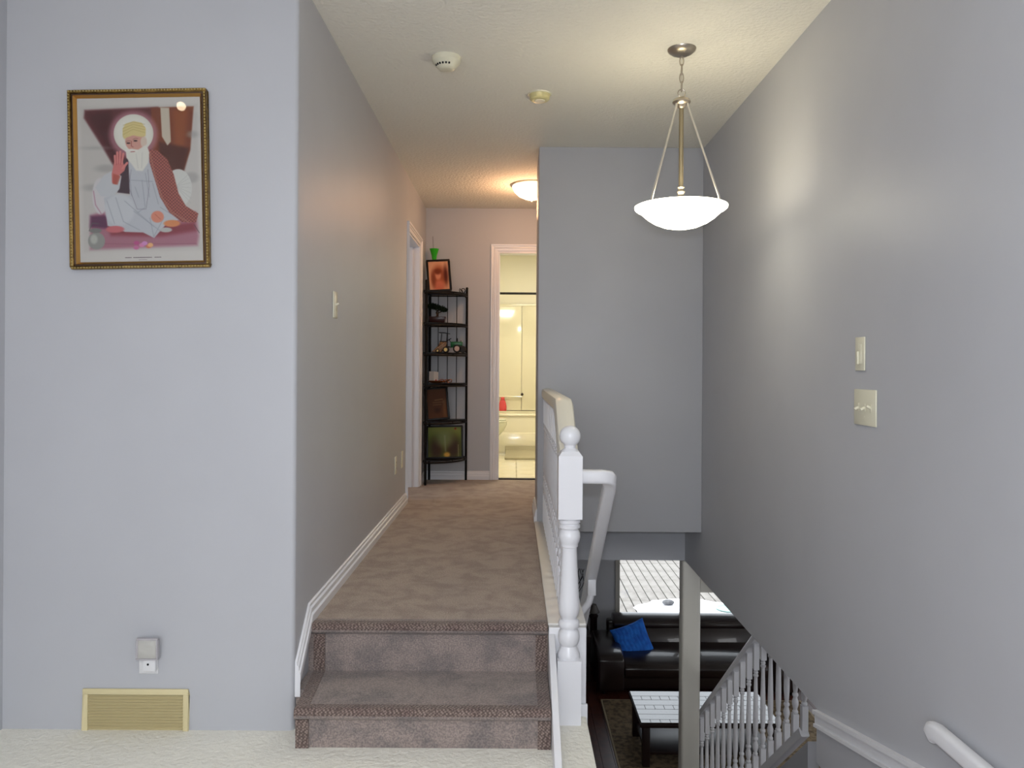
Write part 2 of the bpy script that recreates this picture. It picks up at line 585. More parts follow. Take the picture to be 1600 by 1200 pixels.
d2 = bpy.data.objects.new('door_2', None); C.objects.link(d2); d2['kind'] = 'structure'
cw = 0.062
def casing(x0, x1, zt, P, par):
    """moulded casing round an opening; P(u, out, z) maps to world"""
    prof = [(0, 0), (0, 0.010), (cw * 0.18, 0.012), (cw * 0.22, 0.009), (cw * 0.45, 0.010), (cw * 0.5, 0.015), (cw * 0.58, 0.015), (cw * 0.64, 0.011), (cw * 0.74, 0.012), (cw * 0.80, 0.019), (cw, 0.020), (cw, 0)]
    vs, fs = [], []
    n = len(prof)
    for a, th in prof:
        vs.append(P(x0 - a, th, 0))
    for a, th in prof:
        vs.append(P(x0 - a, th, zt + a))
    for a, th in prof:
        vs.append(P(x1 + a, th, zt + a))
    for a, th in prof:
        vs.append(P(x1 + a, th, 0))
    for i in range(3):
        for k in range(n):
            k2 = (k + 1) % n
            fs.append((i * n + k, i * n + k2, (i + 1) * n + k2, (i + 1) * n + k))
    fs.append(tuple(range(n)))
    fs.append(tuple(3 * n + k for k in range(n - 1, -1, -1)))
    MB().add(vs, fs).build('door_casing', TRIM, par, smooth=False)


casing(BX0, BX1, BZ, lambda u, o, z: (u, YF - o, z), d2)
MB().box(BX0, BX0 + 0.016, YF - 0.002, YF + 0.122, 0, BZ).box(BX1 - 0.016, BX1, YF - 0.002, YF + 0.122, 0, BZ).box(BX0 + 0.0161, BX1 - 0.0161, YF - 0.002, YF + 0.122, BZ - 0.016, BZ).build('door_jamb', TRIM, d2)
MB().box(BX0, BX1, YF + 0.0, YF + 0.05, 0.0, 0.012).build('threshold', DARKWOOD, d2, bevel=0.003)

d1 = bpy.data.objects.new('door_1', None); C.objects.link(d1); d1['kind'] = 'structure'
casing(DY0, DY1, DZ, lambda u, o, z: (XL + o, u, z), d1)
MB().box(XL - 0.122, XL + 0.001, DY0, DY0 + 0.016, 0, DZ).box(XL - 0.122, XL + 0.001, DY1 - 0.016, DY1, 0, DZ).box(XL - 0.122, XL + 0.001, DY0 + 0.0161, DY1 - 0.0161, DZ - 0.016, DZ) \
    .box(XL - 0.09, XL - 0.055, DY1 - 0.028, DY1 - 0.0161, 0, DZ - 0.0161).box(XL - 0.09, XL - 0.055, DY0 + 0.016, DY0 + 0.028, 0, DZ - 0.016).build('door_jamb', TRIM, d1)
# bedroom shell behind the left door
struct('wall_bedroom', box(-4.2, -4.08, YP + 0.12, 7.6, -0.01, ZC).box(-4.2, XL - 0.12, 7.5, 7.62, -0.01, ZC), WALL)
struct('floor_bedroom', box(-4.2, XL - 0.12, YP + 0.12, 7.62, -0.3, -0.001), CARPET)

# ------------------------------------------------------------------ bathroom
Y0b, Y1b = YF + 0.12, 9.78
struct('wall_bath_left', box(-0.86, -0.80, Y0b, Y1b + 0.1, -0.1, ZC), CREAM_WALL)
struct('wall_bath_right', box(0.86, 0.92, Y0b, Y1b + 0.1, -0.1, ZC), CREAM_WALL)
struct('wall_bath_back', box(-0.80, 0.86, Y1b, Y1b + 0.1, -0.1, ZC).box(0.098, 0.104, Y1b - 0.004, Y1b, 1.83, ZC), CREAM_WALL)
fb = struct('floor_bath', box(-0.80, 0.86, YF + 0.05, Y1b, -0.3, -0.002), GROUT)
tile = None
for ix in range(6):
    for iy in range(7):
        x0 = -0.80 + ix * 0.277; y0 = Y0b - 0.07 + iy * 0.297
        if tile is None:
            tile = MB().box(0.002, 0.272, 0.002, 0.292, -0.001, 0.004).build('tile', TILE, fb, bevel=0.0015, seg=1)
            tile.location = (x0, y0, 0)
        else:
            copy_part(tile, fb, (x0, y0, 0))
# surround panels
su = thing('tub_surround', 'cream glossy wall panels around the bathtub', 'tub surround', (0, 0, 0))
MB().box(-0.79, 0.095, Y1b - 0.022, Y1b - 0.002, 0.47, 1.815).build('panel', CREAM, su, bevel=0.005)
MB().box(0.101, 0.85, Y1b - 0.022, Y1b - 0.002, 0.47, 1.815).build('panel', CREAM, su, bevel=0.005)
MB().box(-0.798, -0.778, 9.02, Y1b - 0.024, 0.47, 1.815).build('panel', CREAM, su, bevel=0.005)
MB().box(0.838, 0.858, 9.02, Y1b - 0.024, 0.47, 1.815).build('panel', CREAM, su, bevel=0.005)
MB().box(-0.79, 0.85, Y1b - 0.030, Y1b - 0.022, 1.79, 1.82).build('panel_rim', CREAM, su, bevel=0.003)
gb = thing('grab_bar', 'thin cream bar on the tub wall with a dark end knob', 'bar', (0, 0, 0.645))
MB().tube([(-0.2, Y1b - 0.06, 0), (0.1, Y1b - 0.06, 0)], 0.008).build('bar', CREAM, gb)
for x_ in (0.1, -0.2):
    MB().tube([(x_, Y1b - 0.023, 0), (x_, Y1b - 0.06, 0)], 0.006).build('bracket', CREAM, gb)
MB().ellipsoid((0.105, Y1b - 0.066, 0.03), (0.018, 0.012, 0.018)).build('knob', DARKWOOD, gb, label='dark round knob')
# bathtub with inner basin
tb = thing('bathtub', 'cream built-in bathtub with a paneled apron', 'bathtub', (0, 0, 0))
t = MB()
t.box(-0.79, 0.85, 9.0, 9.10, 0.0, 0.465).box(-0.79, 0.85, 9.68, Y1b - 0.024, 0.0, 0.465).box(-0.79, -0.69, 9.10, 9.68, 0, 0.465).box(0.75, 0.85, 9.10, 9.68, 0, 0.465).box(-0.69, 0.75, 9.10, 9.68, 0, 0.12)
t.build('tub_body', CREAM, tb)
MB().box(-0.79, 0.85, 8.985, 9.09, 0.44, 0.472).build('rim', CREAM, tb, bevel=0.012)
MB().box(-0.78, 0.84, 8.988, 8.999, 0.03, 0.25).build('apron_panel', CREAM, tb, bevel=0.005)
cr = thing('curtain_rod', 'black shower curtain rod across the tub', 'rod', (0, 9.04, 1.885))
MB().tube([(-0.79, 0, 0), (0.85, 0, 0)], 0.013, 12).build('rod', BLACK, cr)
MB().tube([(-0.799, 0, 0), (-0.782, 0, 0)], 0.03, 14).build('flange', BLACK, cr)
MB().tube([(0.842, 0, 0), (0.859, 0, 0)], 0.03, 14).build('flange', BLACK, cr)
# toilet, facing right from the left wall
to = thing('toilet', 'white toilet half hidden behind the bathroom door frame', 'toilet', (-0.42, 8.62, 0))
b = MB()
for (z, cx, rx, ry) in ((0.0, -0.02, 0.18, 0.11), (0.10, -0.02, 0.16, 0.10), (0.20, 0.02, 0.19, 0.12), (0.30, 0.06, 0.25, 0.165), (0.37, 0.08, 0.265, 0.185), (0.40, 0.08, 0.265, 0.19)):
    for k in range(24):
        a = 2 * PI * k / 24
        b.v.append((cx + rx * math.cos(a), ry * math.sin(a), z))
for i in range(5):
    for k in range(24):
        b.f.append((i * 24 + k, i * 24 + (k + 1) % 24, (i + 1) * 24 + (k + 1) % 24, (i + 1) * 24 + k))
b.f.append(tuple(range(23, -1, -1))); b.f.append(tuple(5 * 24 + k for k in range(24)))
b.build('bowl', PORCELAIN, to, label='white bowl')
MB().prism([(0.08 + 0.27 * math.cos(2 * PI * k / 28), 0.195 * math.sin(2 * PI * k / 28)) for k in range(28)], 'z', 0.402, 0.418).build('seat', PORCELAIN, to, bevel=0.004)
MB().prism([(0.075 + 0.265 * math.cos(2 * PI * k / 28), 0.19 * math.sin(2 * PI * k / 28)) for k in range(28)], 'z', 0.422, 0.44).build('lid', PORCELAIN, to, bevel=0.006)
MB().box(-0.365, -0.19, -0.22, 0.22, 0.40, 0.76).box(-0.30, -0.16, -0.1, 0.1, 0, 0.40).build('tank', PORCELAIN, to, bevel=0.015)
# bath mat
m_ = MB()
m_.prism([(8.40, 0.005), (8.40, 0.03), (8.90, 0.03), (8.955, 0.045), (8.965, 0.10), (8.98, 0.10), (8.98, 0.03), (8.965, 0.005)], 'x', -0.095, 0.62)
tag(m_.build('bath_mat', MATGREY, bevel=0.009, subsurf=0), 'grey bath mat on the cream tiles before the tub', 'bath mat')
# pink bottle
bo = thing('shampoo_bottle', 'pink-red plastic bottle on the back rim of the tub', 'bottle', (-0.14, 9.72, 0.4655))
pts = []
b = MB()
for (z, rx, ry) in ((0, 0.047, 0.024), (0.004, 0.05, 0.026), (0.06, 0.05, 0.026), (0.10, 0.042, 0.024), (0.135, 0.030, 0.02), (0.14, 0.012, 0.012), (0.148, 0.012, 0.012)):
    for k in range(20):
        a = 2 * PI * k / 20
        b.v.append((rx * math.cos(a), ry * math.sin(a), z))
for i in range(6):
    for k in range(20):
        b.f.append((i * 20 + k, i * 20 + (k + 1) % 20, (i + 1) * 20 + (k + 1) % 20, (i + 1) * 20 + k))
b.f.append(tuple(range(19, -1, -1))); b.f.append(tuple(6 * 20 + k for k in range(20)))
b.build('bottle_body', PINK, bo)
MB().lathe([(0.024, 0.142), (0.024, 0.168), (0.02, 0.172)], n=16).build('cap', PINK, bo)
bl = lamp('bathroom_lamp', 'AREA', (0.25, 8.0, 2.40), 27, (1.0, 0.93, 0.76), 0.5)
lamp('bathroom_vanity_bulb', 'POINT', (0.70, 8.1, 1.95), 7, (1.0, 0.92, 0.74), 0.05)

# ------------------------------------------------------------------ railing of the upper hall
BAL = [(0.0, 'sq', 0.0155), (-0.17, 'sq', 0.0155)]


def baluster_mesh(total=0.84, up=0.0):
    """origin at the top; square blocks at both ends, turned middle"""
    mb = MB()
    s = 0.0165
    mb.box(-s, s, -s, s, -0.165, 0.0)
    bb = total - 0.70
    mb.box(-s, s, -s, s, -total, -0.705 + up)
    prof = [(0.010, -0.707), (0.016, -0.70), (0.0165, -0.692), (0.011, -0.684), (0.012, -0.676), (0.018, -0.655), (0.0185, -0.640), (0.012, -0.618), (0.0115, -0.612), (0.0165, -0.604), (0.0165, -0.596), (0.011, -0.588),
            (0.013, -0.57), (0.0165, -0.52), (0.0165, -0.46), (0.0145, -0.36), (0.0115, -0.26), (0.0105, -0.215), (0.016, -0.208), (0.016, -0.200), (0.0105, -0.194), (0.0145, -0.188), (0.0145, -0.182), (0.0105, -0.176), (0.0155, -0.168), (0.012, -0.16)]
    prof = [(a, b + up) if b < -0.53 else (a, b + up * 0.5) if b < -0.4 else (a, b) for a, b in prof]
    mb.lathe(prof, n=12)
    return mb


hr = thing('hall_railing', 'white turned-baluster railing with ball-top newel along the upper hall', 'railing', (0.215, 2.92, ZN))
ox, oy, oz = hr.location
nw = MB()
w = 0.045
zz = lambda z: z - oz
nw.box(-w, w, -w, w, 0, zz(-0.095))
nw.box(-w, w, -w, w, zz(0.436), zz(0.672))
npf = [(0.040, -0.10), (0.043, -0.092), (0.043, -0.080), (0.037, -0.066), (0.031, -0.052), (0.030, -0.048), (0.034, -0.044), (0.039, -0.034), (0.0415, -0.016), (0.039, 0.002), (0.033, 0.011), (0.031, 0.014), (0.031, 0.019), (0.037, 0.021), (0.040, 0.028), (0.040, 0.040), (0.036, 0.048), (0.029, 0.052), (0.029, 0.056),
       (0.033, 0.062), (0.038, 0.075), (0.0405, 0.095), (0.0395, 0.12), (0.0355, 0.18), (0.0315, 0.25), (0.0285, 0.318), (0.029, 0.324), (0.033, 0.327), (0.033, 0.334), (0.0335, 0.338), (0.038, 0.347), (0.0415, 0.362), (0.0405, 0.376), (0.036, 0.387), (0.033, 0.391), (0.035, 0.395), (0.041, 0.399), (0.041, 0.409), (0.036, 0.412), (0.036, 0.415), (0.041, 0.418), (0.041, 0.428), (0.037, 0.432), (0.037, 0.44)]
nw.lathe([(a, zz(b_)) for a, b_ in npf], n=28)
nwo = nw.build('newel_post', TRIM, hr, bevel=0.0)
# chamfered top, neck and ball
cap = MB()
cap.add([(-w, -w, zz(0.671)), (w, -w, zz(0.671)), (w, w, zz(0.671)), (-w, w, zz(0.671)), (-w * .72, -w * .72, zz(0.689)), (w * .72, -w * .72, zz(0.689)), (w * .72, w * .72, zz(0.689)), (-w * .72, w * .72, zz(0.689))],
        [(0, 3, 2, 1), (4, 5, 6, 7), (0, 1, 5, 4), (1, 2, 6, 5), (2, 3, 7, 6), (3, 0, 4, 7)])
bc, br = 0.745, 0.0405
prof = [(0.034, 0.687), (0.030, 0.694), (0.021, 0.700)]
prof += [(br * math.sin(a), bc - br * math.cos(a)) for a in [0.6 + (PI - 0.6) * k / 14 for k in range(15)]]
cap.lathe([(max(a, 0.0005), zz(b_)) for a, b_ in prof], n=28)
cap.build('newel_cap', TRIM, hr, label='round ball finial on a square cap')
# handrail
path = [(0.22, 4.98, 0.845), (0.22, 3.42, 0.845), (0.22, 3.37, 0.832), (0.22, 2.96, 0.585)]
prof = [(-0.040, -0.026), (0.040, -0.026), (0.040, 0.010), (0.034, 0.022), (0.02, 0.028), (-0.02, 0.028), (-0.034, 0.022), (-0.040, 0.010)]
MB().sweep([(p[0] - ox, p[1] - oy, p[2] - oz) for p in path], prof).build('handrail', mat('white_rail_paint_warm', srgb(224, 220, 208), 0.3), hr)
b0 = None
n = 0
y = 4.89
while y > 3.05:
    ztop = 0.822 if y > 3.40 else 0.832 - (3.37 - y) * 0.60 - 0.028
    if b0 is None:
        b0 = baluster_mesh(0.80, 0.09).build('baluster', TRIM, hr)
        b0.location = (0.206 - ox, y - oy, ztop - oz)
    else:
        c = copy_part(b0, hr, (0.206 - ox, y - oy, ztop - oz), (1, 1, (ztop - 0.022) / 0.80))
    y -= 0.105

# stair handrail beginning at the newel
sr = thing('stair_handrail', 'white wooden handrail curving off the newel and down the stairs', 'handrail', (0.375, 2.93, 0.59))
zx = [(-0.118, -0.0, 0.0), (-0.06, 0.0, 0.0), (-0.035, 0.002, 0.0), (-0.015, 0.012, -0.004), (-0.004, 0.03, -0.016), (0, 0.06, -0.04)]
zx += [(0, 0.06 + d * 0.5, -0.04 - d * 0.5 * 0.80) for d in (0.5, 1, 1.5, 2, 3, 4, 5)]
MB().sweep(zx, rrect(0.052, 0.052, 0.014, 3)).build('rail', TRIM, sr)
bk = MB().tube([(-0.0, 0.72, -0.585), (-0.0, 0.72, -0.66), (-0.012, 0.72, -0.70), (-0.045, 0.72, -0.745), (-0.068, 0.72, -0.80), (-0.088, 0.72, -0.81)], 0.0165, 10, up=(0, 1, 0))
bko = bk.build('bracket', TRIM, sr)
MB().box(-0.019, 0.019, 0.695, 0.745, -0.66, -0.585).build('bracket_cap', TRIM, bko, bevel=0.002)
MB().tube([(-0.0875, 0.72, -0.81), (-0.078, 0.72, -0.81)], 0.03, 14).build('rosette', TRIM, bko, bevel=0.002)

# lower balustrade, beyond the right wall
lr = thing('lower_stair_railing', 'white balustrade sloping down beyond the right wall edge', 'railing', (1.60, 4.20, -0.95))
a_, b_, c_ = -0.0121, 0.1016, -0.0983
dirv = Vector((a_, b_, c_))
p0 = Vector((0, 0, 0.833))
MB().sweep([p0 + dirv * 1.6, p0 + dirv * 19], [(-0.03, -0.002), (0.03, -0.002), (0.03, 0.03), (0.018, 0.045), (-0.018, 0.045), (-0.03, 0.03)]).build('handrail', TRIM, lr)
MB().sweep([p0 + dirv * 0.0 + Vector((0, 0, -0.86)), p0 + dirv * 19 + Vector((0, 0, -0.86))], rrect(0.05, 0.05, 0.008, 2)).build('shoe_rail', TRIM, lr)
bb0 = None
bm2 = baluster_mesh(0.84)
for i in range(0, 19):
    p = p0 + dirv * i
    if bb0 is None:
        bb0 = bm2.build('baluster', TRIM, lr)
        bb0.location = p + Vector((0, 0, -0.01))
    else:
        copy_part(bb0, lr, p + Vector((0, 0, 0.0)))
# post under the header
struct('trim_post', box(XR - 0.018, XR + 0.112, 5.44, 5.56, ZL, ZLC - 0.001), POSTP, bevel=0.016, seg=4)
# closed skirt carrying the lower railing
sx = MB().prism([(4.1, -0.95 - 0.03), (6.1, -0.95 - 0.03 - 1.935), (6.1, ZL), (4.1, ZL)], 'x', -0.03, 0.03)
Msh = Matrix.Translation((1.60, 0, 0)) @ Matrix(((1, a_ / b_, 0, -4.2 * a_ / b_), (0, 1, 0, 0), (0, 0, 1, 0), (0, 0, 0, 1)))
MBs = sx.xf(Msh)
struct('trim_lower_skirt', MBs, WALL)

# white rail end on the right wall, low in the frame
we = thing('wall_rail', 'short white rail end low on the right wall', 'rail', (XR - 0.03, 2.125, -0.012))
MB().sweep([(0, 0.055, -0.02), (0, 0.045, -0.006), (0, 0.02, 0.0), (0, -1.2, 0.0)], rrect(0.035, 0.05, 0.012, 3)).build('rail', TRIM, we)
MB().box(-0.004, 0.029, -0.25, -0.22, -0.03, -0.015).build('bracket', TRIM, we)

# descending stairs
ds = bpy.data.objects.new('staircase_lower', None); C.objects.link(ds); ds['kind'] = 'structure'
for i in range(12):
    zt = ZN - 0.1858 * i
    y0 = 2.70 + 0.25 * i
    MB().box(0.287, XR, y0 - 0.02, y0 + 0.25, zt - 0.1858 - 0.02, zt - (0 if i else 0.0)).build('step', CARPET_STAIR, ds, bevel=0.008)

# ------------------------------------------------------------------ living room below
struct('wall_living_back', box(-2.0, 1.34, 10.0, 10.15, ZL, ZLC).box(4.3, 5.2, 10.0, 10.15, ZL, ZLC).box(1.34, 4.3, 10.0, 10.15, ZL, -2.30).box(1.34, 4.3, 10.0, 10.15, -0.42, ZLC), WALL)
struct('wall_living_left', box(-2.12, -2.0, 2.0, 10.15, ZL, ZLC), WALL)
struct('wall_living_right', box(5.2, 5.32, 2.0, 10.15, ZL, ZLC), WALL)
struct('wall_living_front', box(-2.12, 5.32, 1.9, 2.0, ZL, ZLC), WALL)
struct('ceiling_living', box(-2.12, 0.285, 1.9, 10.15, ZLC, ZLC + 0.02).box(0.285, 5.32, 5.60, 10.15, ZLC, ZLC + 0.02).box(2.3, 5.32, 1.9, 5.60, ZLC, ZLC + 0.02).box(XR + 0.1, 2.3, 1.9, 3.3, ZLC, ZLC + 0.02), CEIL)
struct('ceiling_lower_stair', box(XR + 0.10, 2.3, 3.3, 5.60, 0.30, 0.34).box(2.3, 2.34, 3.3, 5.6, ZLC + 0.02, 0.34).box(XR + 0.1, 2.34, 3.26, 3.3, ZLC + 0.02, 0.34).box(XR + 0.1, 2.34, 5.6, 5.64, ZLC + 0.02, 0.34), WALL)
fl = struct('floor_living', box(-2.0, 5.2, 2.0, 10.0, ZL - 0.1, ZL - 0.012), DARKWOOD)
pk = None
for i in range(60):
    x0 = -2.0 + i * 0.12
    if pk is None:
        pk = MB().box(0.001, 0.119, 5.8, 10.0, ZL - 0.012, ZL).build('plank', FLOORWOOD, fl, bevel=0.001, seg=1)
        pk.location = (x0, 0, 0)
    else:
        copy_part(pk, fl, (x0, 0, 0))
struct('floor_living_near', box(-2.0, 5.2, 2.0, 5.8, ZL - 0.0119, ZL), FLOORWOOD)
# window
wd = bpy.data.objects.new('window_1', None); C.objects.link(wd); wd['kind'] = 'structure'
WX0, WX1, WZ0, WZ1 = 1.34, 4.30, -2.30, -0.42
MB().box(WX0, WX0 + 0.055, 9.985, 10.12, WZ0, WZ1).box(WX1 - 0.055, WX1, 9.985, 10.12, WZ0, WZ1).box(WX0, WX1, 9.985, 10.12, WZ1 - 0.055, WZ1).box(WX0, WX1, 9.985, 10.12, WZ0, WZ0 + 0.055).box(2.27, 2.33, 10.02, 10.10, WZ0, WZ1).build('window_frame', TEALFR, wd)
MB().box(WX0 + 0.05, 2.28, 10.055, 10.060, WZ0 + 0.05, WZ1 - 0.05).build('glass_pane', GLASS, wd)
MB().box(2.32, WX1 - 0.05, 10.055, 10.060, WZ0 + 0.05, WZ1 - 0.05).build('glass_pane', GLASS, wd)
MB().box(WX0 - 0.03, WX1 + 0.03, 9.94, 10.0, WZ0 - 0.03, WZ0).build('window_sill', TRIM, wd, bevel=0.004)
# deck
dk = bpy.data.objects.new('floor_deck', None); C.objects.link(dk); dk['kind'] = 'structure'
dp = None
ZD = -2.9
for i in range(48):
    x0 = -0.2 + i * 0.158
    if dp is None:
        dp = MB().box(0.0, 0.144, 10.2, 18.5, ZD - 0.04, ZD).build('plank', DECK, dk, bevel=0.004, seg=1)
        dp.location = (x0, 0, 0)
    else:
        copy_part(dp, dk, (x0, random.uniform(-0.02, 0.02), random.uniform(-0.003, 0.003)))
MB().box(-0.3, 7.5, 10.25, 18.4, ZD - 0.2, ZD - 0.05).build('joist', DARKWOOD, dk)
# snow patch
pts = []
sn = MB()
nr, na = 6, 40
random.seed(3)
rad = [1 + 0.12 * math.sin(3 * a * 2 * PI / na + 1) + 0.07 * random.uniform(-1, 1) for a in range(na)]
sn.v.append((3.2, 12.1, ZD + 0.05))
for i in range(1, nr + 1):
    t_ = i / nr
    for k in range(na):
        a = 2 * PI * k / na
        sn.v.append((3.2 + 1.25 * rad[k] * t_ * math.cos(a), 12.1 + 0.95 * rad[k] * t_ * math.sin(a), ZD + 0.004 + 0.05 * (1 - t_ ** 3) + (0.006 * random.uniform(-1, 1) if i < nr else 0)))
for k in range(na):
    sn.f.append((0, 1 + k, 1 + (k + 1) % na))
for i in range(nr - 1):
    for k in range(na):
        sn.f.append((1 + i * na + k, 1 + (i + 1) * na + k, 1 + (i + 1) * na + (k + 1) % na, 1 + i * na + (k + 1) % na))
tag(sn.build('snow_patch', SNOW), 'bright white patch like snow lying on the deck outside', 'snow')
st = MB().ellipsoid((0, 0, 0.03), (0.10, 0.07, 0.045), 12, 8)
st.v = [(x * (1 + 0.12 * math.sin(9 * y_ + 4 * z_)), y_, z_) for x, y_, z_ in st.v]
sto = tag(st.build('stone', STONE), 'small grey stone-like lump on the white deck patch', 'stone')
sto.location = (2.56, 12.62, ZD + 0.045)
tr = MB().lathe([(0.0005, 0.004), (0.15, 0.004), (0.17, 0.02), (0.185, 0.024), (0.19, 0.018), (0.165, 0.0), (0.0005, 0.0)], n=30, caps=False)
tro = tag(tr.build('tray', TRAY), 'pale green round tray on the deck seen right of the post', 'tray')
tro.location = (3.46, 12.35, ZD + 0.055)

# sofa
SXa, SXb = 1.0, 3.35
sf = thing('sofa', 'dark brown leather sofa with headrest rolls under the window', 'sofa', (0, 0, ZL))


def cushion(mb_args, name, par, bev=0.06, m=LEATHER, **kw):
    return MB().box(*mb_args).build(name, m, par, bevel=bev, seg=4, **kw)


cushion((SXa + 0.02, SXb - 0.02, 8.98, 9.85, 0.06, 0.24), 'base', sf, 0.02)
ARM = [(8.92, 0.05), (8.915, 0.40), (8.93, 0.44), (8.97, 0.462), (9.05, 0.478), (9.15, 0.49), (9.30, 0.498), (9.72, 0.50), (9.78, 0.48), (9.80, 0.42), (9.80, 0.05)]
for xa in (SXa, SXb - 0.31):
    MB().prism(ARM, 'x', xa, xa + 0.31).build('armrest', LEATHER, sf, bevel=0.03, seg=3)
xm = (SXa + SXb) / 2
for xa, xb in ((SXa + 0.315, xm - 0.003), (xm + 0.003, SXb - 0.315)):
    SEAT = [(8.95, 0.20), (8.925, 0.25), (8.925, 0.31), (8.945, 0.34), (8.98, 0.36), (9.03, 0.376), (9.10, 0.393), (9.18, 0.408), (9.28, 0.419), (9.42, 0.424), (9.62, 0.424), (9.62, 0.20)]
    MB().prism(SEAT, 'x', xa, xb).build('seat_cushion', LEATHER, sf, bevel=0.012, seg=2)
    bcu = MB().box(xa, xb, 0, 0.2, 0, 0.27)
    bcu.xf(Matrix.Translation((0, 9.50, 0.37)) @ Matrix.Rotation(math.radians(-20), 4, 'X'))
    bcu.build('back_cushion', LEATHER, sf, bevel=0.06, seg=4)
    HEAD = [(9.60, 0.56), (9.555, 0.585), (9.545, 0.62), (9.555, 0.645), (9.585, 0.665), (9.63, 0.683), (9.68, 0.698), (9.73, 0.708), (9.78, 0.708), (9.82, 0.69), (9.835, 0.65), (9.82, 0.60), (9.76, 0.56)]
    MB().prism(HEAD, 'x', xa - (0.05 if xa < 1.5 else 0), xb).build('headrest', LEATHER, sf, bevel=0.014, seg=2)
cushion((SXa + 0.2, SXb - 0.2, 9.74, 9.86, 0.1, 0.62), 'back_frame', sf, 0.03)
for px in (SXa + 0.08, SXb - 0.08):
    for py in (9.0, 9.74):
        MB().lathe([(0.02, 0), (0.026, 0.06)], px, py, 12).build('leg', BLACKWOOD, sf)

# blue pillow
def pillow(w_, h_, d_, n_=14):
    mb = MB()
    vs, fs = [], []
    for side in (-1, 1):
        base = len(vs)
        for i in range(n_ + 1):
            for j in range(n_ + 1):
                u, v = i / n_ * 2 - 1, j / n_ * 2 - 1
                pin = 1 - 0.07 * (1 - abs(u) ** 2) * abs(v) ** 4
                pin2 = 1 - 0.07 * (1 - abs(v) ** 2) * abs(u) ** 4
                t_ = ((1 - u ** 4) * (1 - v ** 4)) ** 0.5
                rib = (0.0022 * math.cos(u * 30 + 1.3 * math.sin(v * 7)) + 0.0012 * math.cos(u * 53 + v * 5)) * t_
                vs.append((u * w_ / 2 * pin2, side * (d_ / 2 * t_ + rib), v * h_ / 2 * pin))
        for i in range(n_):
            for j in range(n_):
                a = base + i * (n_ + 1) + j
                fs.append((a, a + 1, a + n_ + 2, a + n_ + 1))
    return mb.add(vs, fs)


pi_ = pillow(0.44, 0.47, 0.13, 44).build('throw_pillow', BLUE)
pi_.location = (1.475, 9.33, ZL + 0.475)
pi_.rotation_euler = (math.radians(-22), math.radians(-17), math.radians(12))
tag(pi_, 'bright blue quilted throw pillow leaning in the sofa corner', 'pillow')

# coffee table
ct = thing('coffee_table', 'low dark coffee table with a glossy boarded top', 'table', (1.22, 7.28, ZL))
TW, TD = 1.34, 0.74
MB().box(0, TW, 0, TD, 0.40, 0.436).build('top_frame', DARKWOOD, ct, bevel=0.003)
rows = [('t', 0.07), ('l', 0.11), ('l', 0.11), ('t', 0.09), ('l', 0.12), ('t', 0.09), ('l', 0.12)]
yy = 0.01
for kind, d_ in rows:
    if kind == 'l':
        MB().box(0.01, TW - 0.01, yy + 0.0015, yy + d_ - 0.0015, 0.4365, 0.447).build('board', TABLEWOOD, ct, bevel=0.0015, seg=1)
    else:
        nb = 14
        bw = (TW - 0.02) / nb
        f0 = None
        for k in range(nb):
            if f0 is None:
                f0 = MB().box(0.001, bw - 0.001, 0.0015, d_ - 0.0015, 0.4365, 0.447).build('block', TABLEWOOD, ct, bevel=0.0015, seg=1)
                f0.location = (0.01, yy, 0)
            else:
                copy_part(f0, ct, (0.01 + k * bw, yy, 0))
    yy += d_ + 0.001
for px in (0.03, TW - 0.10):
    for py in (0.03, TD - 0.10):
        MB().box(px, px + 0.07, py, py + 0.07, 0.0125, 0.40).build('leg', DARKWOOD, ct, bevel=0.004)
MB().box(0.06, TW - 0.06, 0.06, TD - 0.06, 0.12, 0.15).build('lower_shelf', DARKWOOD, ct, bevel=0.004)
rg = thing('rug', 'beige patterned area rug under the coffee table', 'rug', (0, 0, ZL))
MB().box(1.04, 3.3, 6.2, 8.80, 0.001, 0.012).build('rug_pile', RUG, rg, bevel=0.003, seg=1)
MB().box(1.02, 1.04, 6.18, 8.82, 0.001, 0.010).box(1.04, 3.3, 8.80, 8.82, 0.001, 0.010).box(1.04, 3.3, 6.18, 6.2, 0.001, 0.010).box(3.3, 3.32, 6.18, 8.82, 0.001, 0.010).build('rug_binding', RUG_EDGE, rg)

# end table with things, left of the sofa
et = thing('end_table', 'dark wooden end table left of the sofa', 'table', (0.72, 9.62, ZL))
MB().box(-0.16, 0.24, -0.26, 0.26, 0.52, 0.55).build('tabletop', DARKWOOD, et, bevel=0.005)
MB().box(-0.14, 0.22, -0.24, 0.24, 0.40, 0.52).build('apron', DARKWOOD, et)
MB().box(-0.14, 0.22, -0.24, 0.24, 0.14, 0.16).build('shelf', DARKWOOD, et)
for px in (-0.15, 0.19):
    for py in (-0.25, 0.21):
        MB().box(px, px + 0.04, py, py + 0.04, 0, 0.52).build('leg', DARKWOOD, et)
tl = thing('table_lamp', 'dark lamp with a small grey cone shade left of the sofa', 'lamp', (1.05, 9.91, ZL))
MB().lathe([(0.07, 0), (0.075, 0.02), (0.065, 0.05), (0.045, 0.1), (0.045, 0.58), (0.06, 0.62), (0.03, 0.66), (0.012, 0.68), (0.012, 0.70)], n=4).build('base', DARKWOOD, tl)
MB().lathe([(0.075, 0.665), (0.075, 0.672), (0.035, 0.76), (0.035, 0.765)], n=20).build('lamp_shade', mat('grey_shade', srgb(92, 88, 86), 0.5), tl)
vs_ = thing('twig_vase', 'dark vase of curly twigs beside the handrail, in the lower room', 'vase', (0.80, 9.55, ZL + 0.551))
MB().lathe([(0.035, 0), (0.05, 0.03), (0.055, 0.12), (0.035, 0.25), (0.022, 0.33), (0.028, 0.36)], n=16).build('vase_body', BLACK, vs_)
random.seed(11)
